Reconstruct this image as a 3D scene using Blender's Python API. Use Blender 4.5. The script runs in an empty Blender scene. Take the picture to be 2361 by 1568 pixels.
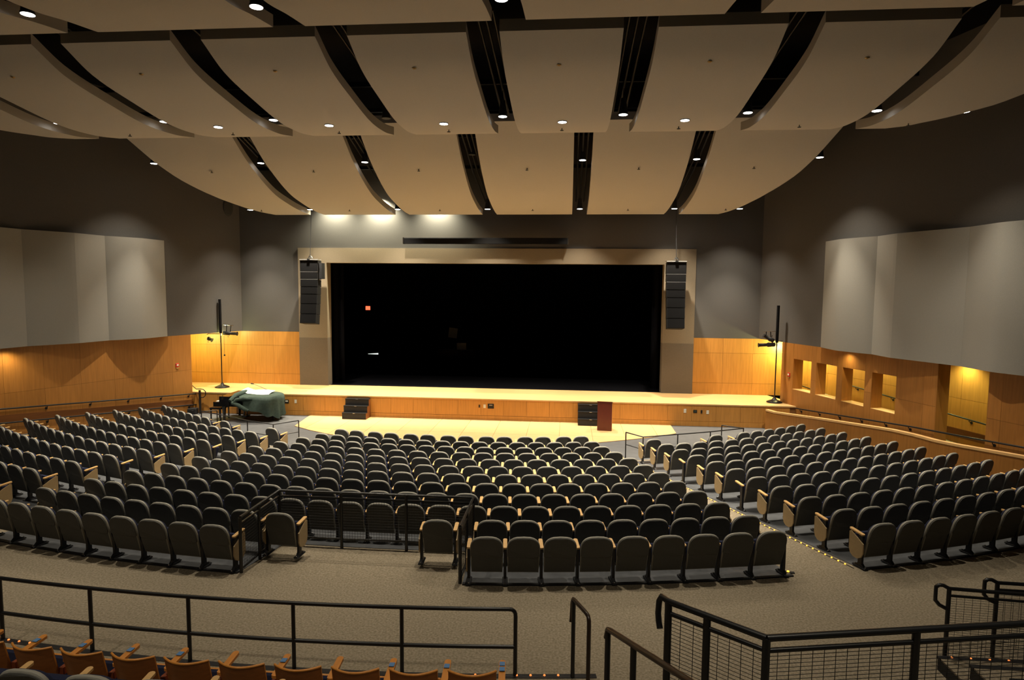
import bpy, math, random
from mathutils import Matrix, Vector
random.seed(7)
S = bpy.context.scene
COL = S.collection
sin, cos, pi = math.sin, math.cos, math.pi

# ------------------------------------------------------------------ camera, world, exposure
cam = bpy.data.cameras.new('camera')
cam.sensor_fit = 'HORIZONTAL'; cam.sensor_width = 36.0
cam.lens = 36.0 * 1447.0 / 2361.0
cam.clip_end = 200
camo = bpy.data.objects.new('camera', cam); COL.objects.link(camo)
_r = Vector((0.9959857, 0.0890843, 0.0087495)); _d = Vector((0.01597, -0.0806657, -0.9966133)); _f = Vector((-0.0880769, 0.9927522, -0.0817646))
M = Matrix((_r, -_d, -_f)).transposed().to_4x4(); M.translation = Vector((3.43, 0, 4.65))
camo.matrix_world = M
S.camera = camo
w = bpy.data.worlds.new('world'); S.world = w; w.use_nodes = True
w.node_tree.nodes['Background'].inputs[0].default_value = (1, .85, .65, 1)
w.node_tree.nodes['Background'].inputs[1].default_value = 0.0
S.view_settings.view_transform = 'Standard'; S.view_settings.look = 'None'
S.view_settings.gamma = 1.0; S.view_settings.use_curve_mapping = False
S.view_settings.exposure = 0.0
S.cycles.max_bounces = 6; S.cycles.diffuse_bounces = 5; S.cycles.glossy_bounces = 2
S.cycles.sample_clamp_indirect = 4.0
S.cycles.use_denoising = True

WARM = (1.0, .88, .68)
COOL = (1.0, .93, .66)
YEL = (.95, 1.0, .40)
HOUSE_W = 1900.0
def spot(name, loc, watts, angle, color=WARM, blend=1.0, target=None, size=.05):
    l = bpy.data.lights.new(name, 'SPOT'); l.energy = watts; l.color = color
    l.spot_size = math.radians(angle); l.spot_blend = blend; l.shadow_soft_size = size
    o = bpy.data.objects.new(name, l); COL.objects.link(o); o.location = loc
    if target is not None:
        o.rotation_euler = (Vector(target) - Vector(loc)).to_track_quat('-Z', 'Y').to_euler()
    return o
def point(name, loc, watts, color=WARM, size=.08):
    l = bpy.data.lights.new(name, 'POINT'); l.energy = watts; l.color = color; l.shadow_soft_size = size
    o = bpy.data.objects.new(name, l); COL.objects.link(o); o.location = loc
    return o
# house downlights (each hangs in its own fitting, built further down)
P2, P3, P1 = 3.2, 3.85, 4.4
DOWN = []      # (x, y, z, watts, angle, kind)
for k in range(-2, 3): DOWN.append((k*P2, 17.18, 9.075, 1.0, 100, 'recessed'))
for k in range(-4, 4): DOWN.append(((k+.5)*P2, 17.2, 9.25, (0.0 if k == -1 else 1.0), 100, 'gap2'))
DOWN.append((13.2, 17.0, 9.14, .6, 100, 'gap2b'))
for k in (-2, -1, 0, 1, 2): DOWN.append((k*P3, 22.2, 9.08 if k else 9.3, (0.0 if k == 0 else 1.0), 100, 'gap3'))
for x in (-11.78, 11.72): DOWN.append((x, 22.2, 9.1, 1.7, 100, 'gap3o'))
for k in (-2, -1, 0, 1, 2): DOWN.append((k*P3, 26.5, 7.96, 1.58, 100, 'front'))
for x in (-10.38, 10.3): DOWN.append((x, 26.5, 7.95, 1.25, 100, 'fronto'))
for x in (-6.6, -2.2, 2.2, 6.6): DOWN.append((x, 11.2, 9.62, .55, 100, 'gap1'))
for (x, y, z, f, a, kd) in DOWN:
    if f > 0:                                   # each lamp has a bright core and a weaker wide spill
        spot('house_spot', (x, y, z - .05), HOUSE_W*f*.85, 54 if kd == 'gap3o' else 66, blend=.8)
        spot('house_spill', (x, y, z - .05), HOUSE_W*f*(.42 if kd in ('recessed', 'gap2') else .24), a, blend=.8)
for x in (-8, -3, 3, 8):                       # more of the same house lights above and behind the viewer
    spot('rear_spot', (x, 2.6, 10.2), HOUSE_W*.42, 90)
for x, e in ((-7.11, 1900), (-5.0, 2400), (-2.42, 1900)):     # wall washers between the last ceiling panels and the proscenium wall
    spot('wall_washer', (x, 27.66, 8.75), e, 120, COOL, 1.0, (x, 27.98, 4.0), .05)
point('alcove_lamp', (-12.1, 26.9, 2.47), 60, YEL)
point('alcove_lamp', (-13.8, 26.6, 2.2), 150, YEL)
point('alcove_lamp', (12.75, 27.3, 2.2), 190, YEL)
for yy in (26.6, 25.0, 23.4, 21.8, 20.2, 18.7):
    q = (11.7+.305*(28-yy)+1.62, yy+.5, 2.54)
    spot('passage_lamp', q, 130, 150, YEL, 1.0)
spot('soffit_lamp', (-14.55, 18.70, 2.56), 90, 150, (1, .82, .42), 1.0)
spot('soffit_lamp', (13.05, 22.70, 2.56), 45, 150, (1, .82, .42), 1.0)

# ------------------------------------------------------------------ materials
MAT = {}
def mat(name, col, rough=.6, var=.0, scale=8.0, stretch=(1, 1, 1), metal=0.0, spec=.3, bump=0.0, rnd=0.0, emit=None, es=0.0, detail=4, coords='Object', var2=None, alpha=None):
    m = bpy.data.materials.new(name); m.use_nodes = True; nt = m.node_tree; n = nt.nodes; b = n['Principled BSDF']
    b.inputs['Roughness'].default_value = rough; b.inputs['Metallic'].default_value = metal
    b.inputs['Specular IOR Level'].default_value = spec
    b.inputs['Base Color'].default_value = (*col, 1)
    if emit:
        b.inputs['Emission Color'].default_value = (*emit, 1); b.inputs['Emission Strength'].default_value = es
    if var > 0 or bump > 0:
        tc = n.new('ShaderNodeTexCoord'); mp = n.new('ShaderNodeMapping'); mp.inputs['Scale'].default_value = stretch
        nz = n.new('ShaderNodeTexNoise'); nz.inputs['Scale'].default_value = scale; nz.inputs['Detail'].default_value = detail
        nt.links.new(tc.outputs[coords], mp.inputs[0]); nt.links.new(mp.outputs[0], nz.inputs['Vector'])
        if var > 0:
            rp = n.new('ShaderNodeValToRGB'); rp.color_ramp.elements[0].position = .3; rp.color_ramp.elements[1].position = .7
            lo = tuple(c*(1-var) for c in col); hi = tuple(min(1, c*(1+var)) for c in (var2 or col))
            rp.color_ramp.elements[0].color = (*lo, 1); rp.color_ramp.elements[1].color = (*hi, 1)
            nt.links.new(nz.outputs['Fac'], rp.inputs[0]); out = rp.outputs[0]
            if rnd > 0:
                oi = n.new('ShaderNodeObjectInfo'); hs = n.new('ShaderNodeHueSaturation')
                mr = n.new('ShaderNodeMapRange'); mr.inputs[3].default_value = 1-rnd; mr.inputs[4].default_value = 1+rnd
                nt.links.new(oi.outputs['Random'], mr.inputs[0]); nt.links.new(mr.outputs[0], hs.inputs['Value'])
                nt.links.new(out, hs.inputs['Color']); out = hs.outputs[0]
            nt.links.new(out, b.inputs['Base Color'])
        if bump > 0:
            bp = n.new('ShaderNodeBump'); bp.inputs['Strength'].default_value = bump; bp.inputs['Distance'].default_value = .01
            nt.links.new(nz.outputs['Fac'], bp.inputs['Height']); nt.links.new(bp.outputs[0], b.inputs['Normal'])
    MAT[name] = m
    return m
mat('carpet', (.245, .205, .140), .95, .30, 34, var2=(.25, .212, .16), bump=.4, detail=8, spec=.05)
mat('seat_floor', (.10, .105, .115), .38, .18, 5, spec=.4)
mat('grey_floor', (.105, .108, .115), .55, .10, 4, spec=.25)
mat('edge_strip', (.018, .018, .02), .4)
mat('maple', (.64, .415, .195), .42, .10, 3.0, (1, 9, 9), rnd=.06, spec=.35)
mat('stage_wood', (.62, .395, .175), .42, .08, 2.5, (1, 10, 10), spec=.35)
mat('wood', (.50, .235, .052), .42, .10, 2.2, (9, 9, .6), rnd=.07, spec=.35)
mat('wood_core', (.22, .10, .03), .7)
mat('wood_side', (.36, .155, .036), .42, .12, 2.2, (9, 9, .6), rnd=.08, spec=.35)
mat('dark_brown', (.20, .075, .022), .5, .1, 2.2, (1, 1, 9), spec=.3)
mat('cap_wood', (.66, .40, .17), .4, .06, 4, (1, 1, 1))
mat('grey_wall', (.098, .094, .092), .9, .05, 30, spec=.05)
mat('column_grey', (.155, .130, .105), .9, .05, 30, spec=.05)
mat('tan_wall', (.24, .198, .145), .9, .05, 30, spec=.05)
mat('acoustic', (.25, .243, .225), .92, .05, 60, spec=.04)
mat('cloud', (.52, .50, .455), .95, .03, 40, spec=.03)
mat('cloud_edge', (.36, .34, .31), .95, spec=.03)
mat('black', (.006, .006, .007), .9, spec=.05)
mat('drape', (.004, .004, .005), 1.0, .3, 6, (6, 6, .2), spec=0.0)
mat('rail_black', (.012, .012, .013), .33, spec=.5)
mat('rail_worn', (.03, .018, .012), .3, .4, 6, spec=.5)
mat('metal_dark', (.03, .03, .033), .4, metal=.6)
mat('chrome', (.62, .62, .62), .25, metal=1.0)
mat('shell', (.082, .081, .076), .62, .10, 90, spec=.35)
mat('shell_rim_lit', (.30, .29, .255), .6, spec=.3)  # rim paler than the shell: highlight from overhead light put into its colour
mat('navy', (.022, .026, .055), .9, .15, 120, spec=.1)
mat('arm_wood', (.68, .42, .17), .35, .08, 5, (1, 6, 1), spec=.4)
mat('end_laminate', (.40, .295, .165), .55, .05, 20, spec=.25)
mat('orange_wood', (.68, .27, .05), .32, .10, 4, (8, 1, 1), spec=.45)
mat('orange_back', (.46, .165, .042), .4, .12, 4, (1, 8, 8), spec=.4)
mat('blue_plate', (.12, .27, .55), .4)
mat('plate_print', (.03, .06, .16), .5)
mat('speaker_black', (.016, .016, .018), .55, .1, 200, spec=.4)
mat('speaker_edge', (.45, .45, .45), .4, metal=.5)
mat('screen_case', (.012, .012, .013), .9, spec=.02)
mat('piano_black', (.005, .005, .006), .12, spec=.6)
mat('cover_green', (.042, .062, .052), .85, .15, 12, spec=.15)
mat('white_sheet', (.82, .80, .72), .7)
mat('ivory', (.75, .72, .62), .3)
mat('lectern_red', (.105, .020, .010), .3, .10, 5, (6, 6, .7), spec=.45)
mat('lectern_side', (.50, .26, .09), .4, .1, 5, (6, 6, .7))
mat('step_black', (.020, .020, .021), .6, .2, 30)
mat('plate_white', (.75, .72, .62), .45)
mat('plate_black', (.015, .012, .01), .5)
mat('alarm_red', (.55, .03, .02), .4)
mat('hinge_red', (.30, .07, .025), .4)
mat('board_grey', (.30, .28, .25), .8)
mat('lamp', (1, 1, 1), .5, emit=(1, .98, .92), es=14)
mat('exit_red', (.5, .05, .02), .5, emit=(1, .10, .04), es=2.6)
mat('strip_glow', (.8, .8, .8), .5, emit=(.9, 1, .92), es=1.2)
mat('step_lamp', (1, .6, .1), .5, emit=(1, .48, .05), es=2.2)
mat('step_lamp_red', (1, .4, .1), .5, emit=(1, .26, .06), es=1.1)
mat('brass', (.5, .35, .14), .35, metal=.8)
mat('can', (.05, .05, .05), .5)
mat('vent', (.05, .05, .05), .8)

# ------------------------------------------------------------------ mesh helpers
class MB:
    def __init__(s): s.v = []; s.f = []; s.mi = []; s.sm = []; s.mats = []
    def _m(s, m):
        if m not in s.mats: s.mats.append(m)
        return s.mats.index(m)
    def add(s, v, f, m='black', smooth=False, X=None):
        o = len(s.v); k = s._m(m)
        s.v += [tuple(X @ Vector(p)) for p in v] if X is not None else [tuple(p) for p in v]
        for q in f:
            s.f.append(tuple(i+o for i in q)); s.mi.append(k); s.sm.append(smooth)
        return s
    def box(s, x0, x1, y0, y1, z0, z1, m='black', X=None):
        v = [(x0,y0,z0),(x1,y0,z0),(x1,y1,z0),(x0,y1,z0),(x0,y0,z1),(x1,y0,z1),(x1,y1,z1),(x0,y1,z1)]
        return s.add(v, [(3,2,1,0),(4,5,6,7),(0,1,5,4),(1,2,6,5),(2,3,7,6),(3,0,4,7)], m, False, X)
    def bevbox(s, x0, x1, y0, y1, z0, z1, b, m='black', X=None):
        # chamfered in plan (x,y) and on top
        def ring(z, i): return [(x0+b+i,y0+i,z),(x1-b-i,y0+i,z),(x1-i,y0+b+i,z),(x1-i,y1-b-i,z),(x1-b-i,y1-i,z),(x0+b+i,y1-i,z),(x0+i,y1-b-i,z),(x0+i,y0+b+i,z)]
        v = ring(z0, 0)+ring(z1-b, 0)+ring(z1, b*.6)
        f = [tuple(range(7,-1,-1)), tuple(range(16,24))]
        for L in range(2):
            for i in range(8): f.append((L*8+i, L*8+(i+1)%8, L*8+8+(i+1)%8, L*8+8+i))
        return s.add(v, f, m, False, X)
    def prism(s, poly, axis, a0, a1, m='black', X=None, smooth=False):
        # poly: 2-D outline extruded along axis ('x': poly=(y,z); 'y': poly=(x,z); 'z': poly=(x,y))
        def P(p, a): return {'x': (a, p[0], p[1]), 'y': (p[0], a, p[1]), 'z': (p[0], p[1], a)}[axis]
        n = len(poly); v = [P(p, a0) for p in poly]+[P(p, a1) for p in poly]
        s.add(v, [tuple(range(n-1,-1,-1)), tuple(range(n, 2*n))], m, False, X)
        return s.add(v, [(i, (i+1)%n, n+(i+1)%n, n+i) for i in range(n)], m, smooth, X)
    def tube(s, pts, r, m='black', n=8, X=None, caps=True):
        pts = [Vector(p) for p in pts]; rings = []; up = None
        for i, p in enumerate(pts):
            t = ((pts[min(i+1, len(pts)-1)]-p).normalized()+(p-pts[max(i-1, 0)]).normalized()).normalized()
            if up is None:
                up = Vector((0,0,1)) if abs(t.z) < .9 else Vector((1,0,0))
            a = t.cross(up).normalized(); up = a.cross(t).normalized()
            rr = r[i] if isinstance(r, (list, tuple)) else r
            rings.append([p+a*rr*cos(2*pi*k/n)+up*rr*sin(2*pi*k/n) for k in range(n)])
        v = [q for R in rings for q in R]
        f = [(i*n+k, (i+1)*n+k, (i+1)*n+(k+1)%n, i*n+(k+1)%n) for i in range(len(pts)-1) for k in range(n)]
        s.add(v, f, m, True, X)
        if caps: s.add(rings[0]+rings[-1], [tuple(range(n)), tuple(range(2*n-1, n-1, -1))], m, False, X)
        return s
    def lathe(s, prof, m='black', n=16, X=None, smooth=True):
        v = []; f = []
        for (r, z) in prof: v += [(r*cos(2*pi*k/n), r*sin(2*pi*k/n), z) for k in range(n)]
        for i in range(len(prof)-1):
            for k in range(n): f.append((i*n+k, i*n+(k+1)%n, (i+1)*n+(k+1)%n, (i+1)*n+k))
        s.add(v, f, m, smooth, X)
        return s.add(v, [tuple(range(n-1,-1,-1)), tuple(range((len(prof)-1)*n, len(prof)*n))], m, False, X)
    def grid(s, P, m='black', smooth=True, X=None, flip=False):
        # P: rows of points
        nr, nc = len(P), len(P[0]); v = [p for R in P for p in R]
        f = [(i*nc+j, i*nc+j+1, (i+1)*nc+j+1, (i+1)*nc+j) for i in range(nr-1) for j in range(nc-1)]
        if flip: f = [q[::-1] for q in f]
        return s.add(v, f, m, smooth, X)
    def mesh(s, name):
        me = bpy.data.meshes.new(name); me.from_pydata(s.v, [], s.f)
        for k in s.mats: me.materials.append(MAT[k])
        me.polygons.foreach_set('material_index', s.mi); me.polygons.foreach_set('use_smooth', s.sm)
        me.update(); return me
def put(name, mesh, parent=None, X=None):
    if isinstance(mesh, MB): mesh = mesh.mesh(name)
    o = bpy.data.objects.new(name, mesh); COL.objects.link(o)
    if parent is not None: o.parent = parent
    if X is not None: o.matrix_local = X
    return o
def tag(o, label, cat, group=None):
    o['label'] = label; o['category'] = cat
    if group: o['group'] = group
    return o
def thing(name, label, cat, loc=(0,0,0), rz=0.0, group=None):
    o = bpy.data.objects.new(name, None); COL.objects.link(o); o.location = loc; o.rotation_euler = (0, 0, rz)
    return tag(o, label, cat, group)
def struct(name, mb, parent=None):
    o = put(name, mb, parent)
    if parent is None: o['kind'] = 'structure'
    return o
def copy_tree(o):
    c = o.copy(); COL.objects.link(c)
    for ch in list(o.children):
        k = ch.copy(); COL.objects.link(k); k.parent = c
        for g in list(ch.children):
            q = g.copy(); COL.objects.link(q); q.parent = k
    return c
def T(x, y, z, rz=0.0): return Matrix.Translation((x, y, z)) @ Matrix.Rotation(rz, 4, 'Z')
ORD = ['zeroth','first','second','third','fourth','fifth','sixth','seventh','eighth','ninth','tenth','eleventh','twelfth','thirteenth','fourteenth','fifteenth','sixteenth']

# ------------------------------------------------------------------ floors
CY = 37.5
def zf(r):
    return -.8 + (min(max(r, 18.4), 28.1)-18.4)*.8/9.7
def pol(r, t, z): return (r*sin(t), CY-r*cos(t), z)
def patch(mb, r0, r1, t0, t1, dz, thick, m, nr=8, nt=40):
    top = [[pol(r0+(r1-r0)*i/nr, t0+(t1-t0)*j/nt, zf(r0+(r1-r0)*i/nr)+dz) for j in range(nt+1)] for i in range(nr+1)]
    mb.grid(top, m, False, flip=True)
    for edge in (top[0], top[-1], [R[0] for R in top], [R[-1] for R in top]):
        mb.grid([edge, [(p[0], p[1], p[2]-thick) for p in edge]], m, False)
    return mb
fl = MB(); patch(fl, 18.4, 28.1, -.80, .80, 0, .3, 'carpet', 10, 48); patch(fl, 28.1, 38.5, -.80, .80, 0, .3, 'carpet', 4, 48)
struct('floor', fl)
g = MB(); patch(g, 7.0, 18.4, -1.05, 1.05, 0, .3, 'grey_floor', 4, 30)
struct('floor', g)
g = MB(); patch(g, 18.6, 26.62, -.2575, .2575, .012, .02, 'seat_floor', 14, 40); struct('floor', g)
for t0, t1 in ((.0655, .2575), (-.2575, -.0655), (.3035, .80), (-.80, -.3035)):
    g = MB(); patch(g, 26.62 if abs(t0+t1) < .4 else 18.6, 28.10, t0, t1, .012, .02, 'seat_floor', 14, 40)
    struct('floor', g)
    g = MB(); patch(g, 28.10, 28.16, t0, t1, .022, .03, 'edge_strip', 1, 40)
    struct('trim_1', g)
# pit cover of pale maple boards in front of the stage
pit = [(-7.40, 25.5), (-7.15, 23.35)] + [(-6.26, 22.72), (-5.26, 22.15), (-3.9, 21.7), (-2.2, 21.35), (0, 21.2), (2.2, 21.35), (3.9, 21.8), (5.5, 22.6), (6.6, 23.2)] + [(7.60, 23.95), (7.62, 25.5)]
def clip(poly, a, b, c):      # keep a*x+b*y<=c
    out = []
    for i in range(len(poly)):
        p, q = poly[i], poly[(i+1) % len(poly)]; dp, dq = a*p[0]+b*p[1]-c, a*q[0]+b*q[1]-c
        if dp <= 0: out.append(p)
        if (dp < 0 < dq) or (dq < 0 < dp):
            t = dp/(dp-dq); out.append((p[0]+(q[0]-p[0])*t, p[1]+(q[1]-p[1])*t))
    return out
b = MB(); b.prism(pit, 'z', -.80, -.790, 'wood_core')
pitfloor = struct('floor', b)
ix = 0
x = -7.8
while x < 7.7:
    for (y0, y1) in ((20.6, 23.07), (23.07, 25.5)):
        P = clip(clip(clip(clip(pit, -1, 0, -(x+.005)), 1, 0, x+1.215), 0, -1, -(y0+.005)), 0, 1, y1-.005)
        if len(P) > 2:
            b = MB(); b.prism(P, 'z', -.790, -.776, 'maple'); put('floor_panel', b, pitfloor)
    x += 1.22

# ------------------------------------------------------------------ stage
b = MB(); b.box(-15.6, 15.6, 25.5, 28.1, -.9, .05, 'wood_core'); b.box(-15.6, 15.6, 28.1, 42, -.9, .05, 'wood_core')
struct('floor', b)
b = MB(); b.box(-15.6, 15.6, 25.42, 28.12, .05, .10, 'stage_wood'); struct('floor', b)
b = MB(); b.box(-15.6, 15.6, 28.12, 42, .05, .098, 'drape'); struct('floor', b)
front = MB(); front.box(-15.6, 15.6, 25.46, 25.5, -.9, .05, 'wood_core')
front = struct('wall_stage', front)
x = -13.4
while x < 12.2:
    b = MB(); b.box(x+.004, x+.946, 25.44, 25.46, -.60, .045, 'wood'); put('wood_panel', b, front)
    x += .95
b = MB(); b.box(-13.4, 12.2, 25.425, 25.46, -.80, -.61, 'wood'); put('baseboard', b, front)

# ------------------------------------------------------------------ proscenium wall
b = MB()
b.box(-16, 16, 28, 28.4, 6.42, 12, 'grey_wall')
for s in (-1, 1):
    x0, x1 = sorted((s*8.93, s*16)); b.box(x0, x1, 28, 28.4, 2.57, 6.42, 'grey_wall')
wf = struct('wall_front', b)
b = MB()
b.box(-8.93, 8.93, 27.96, 28.45, 5.75, 6.42, 'tan_wall')
for s in (-1, 1):
    x0, x1 = sorted((s*7.58, s*8.93)); b.box(x0, x1, 27.96, 28.45, 2.31, 5.75, 'tan_wall')
struct('trim_2', b)
for s in (-1, 1):
    b = MB(); x0, x1 = sorted((s*7.58, s*8.93)); b.box(x0, x1, 27.95, 28.45, .10, 2.31, 'column_grey'); struct('trim_3', b)
for s, xo in ((-1, 15.4), (1, 15.4)):
    b = MB(); x0, x1 = sorted((s*8.93, s*xo)); b.box(x0, x1, 28.02, 28.4, .10, 2.57, 'wood_core')
    aw = struct('wall_alcove', b)
    xs = [8.935+1.27*i for i in range(6)]
    for (z0, z1) in ((.10, .60), (.60, 1.92), (1.92, 2.57)):
        for i in range(5):
            xa, xb = sorted((s*(xs[i]+.003), s*(min(xs[i+1], xo)-.003)))
            p = MB(); p.box(xa, xb, 28.0, 28.02, z0+.004, z1-.004, 'wood'); put('wood_panel', p, aw)
# stage house: black drapes and black walls
b = MB(); b.box(-14.2, 14.2, 41.6, 42, .098, 10, 'drape'); b.box(-14.4, -14, 28.45, 42, .098, 10, 'drape'); b.box(14, 14.4, 28.45, 42, .098, 10, 'drape'); b.box(-14.4, 14.4, 28.45, 42, 9.8, 10.2, 'drape')
struct('wall_back', b)
def drape(x0, x1, y, z0, z1, n):
    m = MB(); P = []
    for z in (z0, z1): P.append([(x0+(x1-x0)*i/n, y+.09*sin(i*pi/2.0), z) for i in range(n+1)])
    P2_ = [[(p[0], p[1]+.03, p[2]) for p in R] for R in P]
    m.grid(P, 'drape'); m.grid(P2_, 'drape', flip=True); return m
for i, (x0, x1, y, nm) in enumerate(((-9.8, -7.25, 29.2, 'left edge of the stage opening'), (7.25, 9.8, 29.2, 'right edge of the stage opening'))):
    o = put('stage_curtain', drape(x0, x1, y, .10, 9.0, 28)); tag(o, 'black stage leg curtain at the '+nm, 'curtain')
# exit sign and dim objects in the dark stage
t = thing('exit_sign', 'small glowing red exit sign in the dark at stage left wall', 'sign', (-10.06, 41.5, 3.11))
b = MB(); b.box(-.18, .18, -.01, .09, -.02, .30, 'plate_black'); put('housing', b, t)
b = MB(); b.bevbox(-.155, .155, -.02, -.009, .01, .265, .02, 'exit_red'); put('sign_face', b, t)
t = thing('door_gap_light', 'thin white line of light low in the black stage', 'light', (-9.72, 41.5, .10))
b = MB(); b.add([(-.37, 0, .015), (.33, 0, 0), (.33, 0, .085), (-.37, 0, .03), (-.37, .04, .015), (.33, .04, 0), (.33, .04, .085), (-.37, .04, .03)], [(0,1,2,3),(7,6,5,4),(0,4,5,1),(3,2,6,7),(1,5,6,2),(0,3,7,4)], 'strip_glow'); put('light_slot', b, t)
b = MB(); b.box(-.45, .45, .04, .08, -.002, .14, 'plate_black'); put('frame', b, t)
t = thing('notice_board', 'tilted dim grey board standing in the dark stage', 'board', (-4.18, 41.2, 1.0))
b = MB(); X = Matrix.Translation((0,0,.67)) @ Matrix.Rotation(.13, 4, 'Y'); b.box(-.29, .29, 0, .03, -.33, .33, 'board_grey', X); put('board', b, t)
b = MB(); b.tube([(0, .05, -.9), (0, .05, .5)], .02, 'plate_black'); put('stand_post', b, t)
b = MB(); b.box(-.3, .3, -.15, .25, -.9, -.87, 'plate_black'); put('foot', b, t)
t = thing('upright_piano', 'black upright piano barely visible in the dark stage', 'piano', (-3.75, 40.3, .1))
b = MB(); b.box(-1.25, 1.25, 0, .6, 0, .55, 'piano_black'); put('case', b, t)
b = MB(); b.box(-1.25, 1.25, -.3, 0, .35, .45, 'piano_black'); put('key_shelf', b, t)
t = thing('paper_sheet', 'dim grey sheet propped on the black upright piano', 'paper', (-3.48, 40.45, .65))
b = MB(); b.box(-.31, .31, 0, .02, 0, .42, 'board_grey'); put('sheet', b, t)

# ------------------------------------------------------------------ side walls in their own frames: u along the wall from the stage corner, v into the room
class Side:
    def __init__(s, sign, k):
        s.s = sign; s.k = k; n = math.sqrt(1+k*k); s.n = n
        s.d = Vector((sign*k/n, -1/n, 0)); s.o = Vector((sign*11.7, 28, 0)); s.i = Vector((-sign/n, -k/n, 0))
        # rows: u, v(inward), z
        s.X = Matrix(((s.d.x, s.i.x, 0, s.o.x), (s.d.y, s.i.y, 0, s.o.y), (0, 0, 1, 0), (0, 0, 0, 1)))
        if s.X.to_3x3().determinant() < 0: s.flip = True
        else: s.flip = False
    def u(s, Y): return (28-Y)*s.n
    def P(s, u, v, z): return s.X @ Vector((u, v, z))
SL, SR = Side(-1, .351), Side(1, .305)
UEND = 33.0
def wbox(mb, sd, u0, u1, v0, v1, z0, z1, m): return mb.box(u0, u1, v0, v1, z0, z1, m, sd.X)
for sd, nm in ((SL, 'left'), (SR, 'right')):
    b = MB(); wbox(b, sd, 0, UEND, -.4, 0, 2.57, 12, 'grey_wall'); struct('wall_'+nm, b)
# lower wood, left
def panelise(sd, rects, parent, m, du=1.22, zs=(1.07,), thick=.014):
    for (u0, u1, z0, z1) in rects:
        us = [u0]; k = math.floor(u0/du)+1
        while k*du < u1-.15:
            if k*du > us[-1]+.15: us.append(k*du)
            k += 1
        us.append(u1); zz = [z0]+[z for z in zs if z0+.1 < z < z1-.1]+[z1]
        for a, c in zip(us, us[1:]):
            for e, f in zip(zz, zz[1:]):
                p = MB(); wbox(p, sd, a+.003, c-.003, 0, thick, e+.003, f-.003, m); put('wood_panel', p, parent)
uL = SL.u(25.39)
b = MB(); wbox(b, SL, uL, UEND, -.4, 0, -.95, 2.57, 'wood_core')
wl = struct('wall_left', b); panelise(SL, [(uL, 21, -.85, 2.57)], wl, 'wood_side')
uR = SR.u(26.4)
WIN = [(25.70, 24.67), (24.42, 23.36), (23.11, 22.08), (21.80, 20.81)]
WZ0, WZ1 = .75, 1.98
uC0, uC1 = SR.u(19.40), SR.u(17.86)
rects = [(uR, SR.u(WIN[0][0]), -.9, 2.57)]
for i, (ya, yb) in enumerate(WIN):
    ua, ub = SR.u(ya), SR.u(yb)
    rects += [(ua, ub, -.9, WZ0), (ua, ub, WZ1, 2.57)]
    nxt = SR.u(WIN[i+1][0]) if i < 3 else uC0
    rects += [(ub, nxt, -.9, 2.57)]
rects += [(uC1, UEND, -.9, 2.57)]
b = MB()
for (u0, u1, z0, z1) in rects: wbox(b, SR, u0, u1, -.42, 0, z0, z1, 'wood_core')
wr = struct('wall_right', b); panelise(SR, [r if r[1] < 25 else (r[0], 20, r[2], r[3]) for r in rects], wr, 'wood_side', zs=(1.27,))
b = MB()   # wood linings inside the openings
for (ya, yb) in WIN:
    ua, ub = SR.u(ya), SR.u(yb)
    wbox(b, SR, ua, ub, -.42, .012, WZ0, WZ0+.012, 'cap_wood'); wbox(b, SR, ua, ub, -.42, .012, WZ1-.012, WZ1, 'wood_side')
    wbox(b, SR, ua, ua+.012, -.42, .012, WZ0, WZ1, 'wood_side'); wbox(b, SR, ub-.012, ub, -.42, .012, WZ0, WZ1, 'wood_side')
wbox(b, SR, uC0-.0, uC0+.012, -.42, .012, -.9, 2.57, 'wood_side'); wbox(b, SR, uC1-.012, uC1, -.42, .012, -.9, 2.57, 'wood_side')
wbox(b, SR, uR-.012, uR, -.42, .012, .1, 2.57, 'wood'); wbox(b, SL, uL-.012, uL, -.42, .012, -.85, 2.57, 'wood')
struct('trim_4', b)
# passage behind the right wall, alcove on the left
b = MB(); wbox(b, SR, -2, 22, -2.3, -2.05, -1, 2.57, 'wood_core'); po = struct('wall_passage', b)
for k in range(14):
    for (z0, z1) in ((-.9, .30), (.30, 1.27), (1.27, 2.57)):
        p = MB(); wbox(p, SR, -.6+k*1.22+.004, -.6+k*1.22+1.216, -2.05, -2.03, z0+.004, z1-.004, 'wood'); put('wood_panel', p, po)
b = MB(); b.add([SR.P(0,-.42,.10), SR.P(3,-.42,.10), SR.P(11,-.42,-.35), SR.P(22,-.42,-.9), SR.P(22,-2.05,-.9), SR.P(11,-2.05,-.35), SR.P(3,-2.05,.10), SR.P(0,-2.05,.10)], [(0,1,6,7),(1,2,5,6),(2,3,4,5)], 'carpet')
struct('floor', b)
b = MB(); wbox(b, SR, -2, 22, -2.3, -.40, 2.57, 2.8, 'cap_wood'); wbox(b, SL, -2, 6, -4, -.40, 2.57, 2.8, 'cap_wood'); struct('ceiling', b)
b = MB(); b.box(-15.6, -15.3, 24.5, 28.1, -.9, 2.57, 'wood'); wbox(b, SL, 5.5, 5.7, -4, -.4, -.9, 2.57, 'wood'); struct('wall_alcove', b)
b = MB(); wbox(b, SR, 2.2, 19.5, -2.03, -2.005, .02, .30, 'dark_brown'); struct('trim_5', b)  # darker brown strip along the passage wall
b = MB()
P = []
b.add([SL.P(uL+.02, .014, -.235), SL.P(19, .014, 1.165), SL.P(19, .014, .925), SL.P(uL+.02, .014, -.475), SL.P(uL+.02, .034, -.235), SL.P(19, .034, 1.165), SL.P(19, .034, .925), SL.P(uL+.02, .034, -.475)], [(0,1,2,3),(7,6,5,4),(0,4,5,1),(3,2,6,7),(0,3,7,4),(1,5,6,2)], 'dark_brown')  # darker brown strip following the left handrails
struct('trim_6', b)
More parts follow.
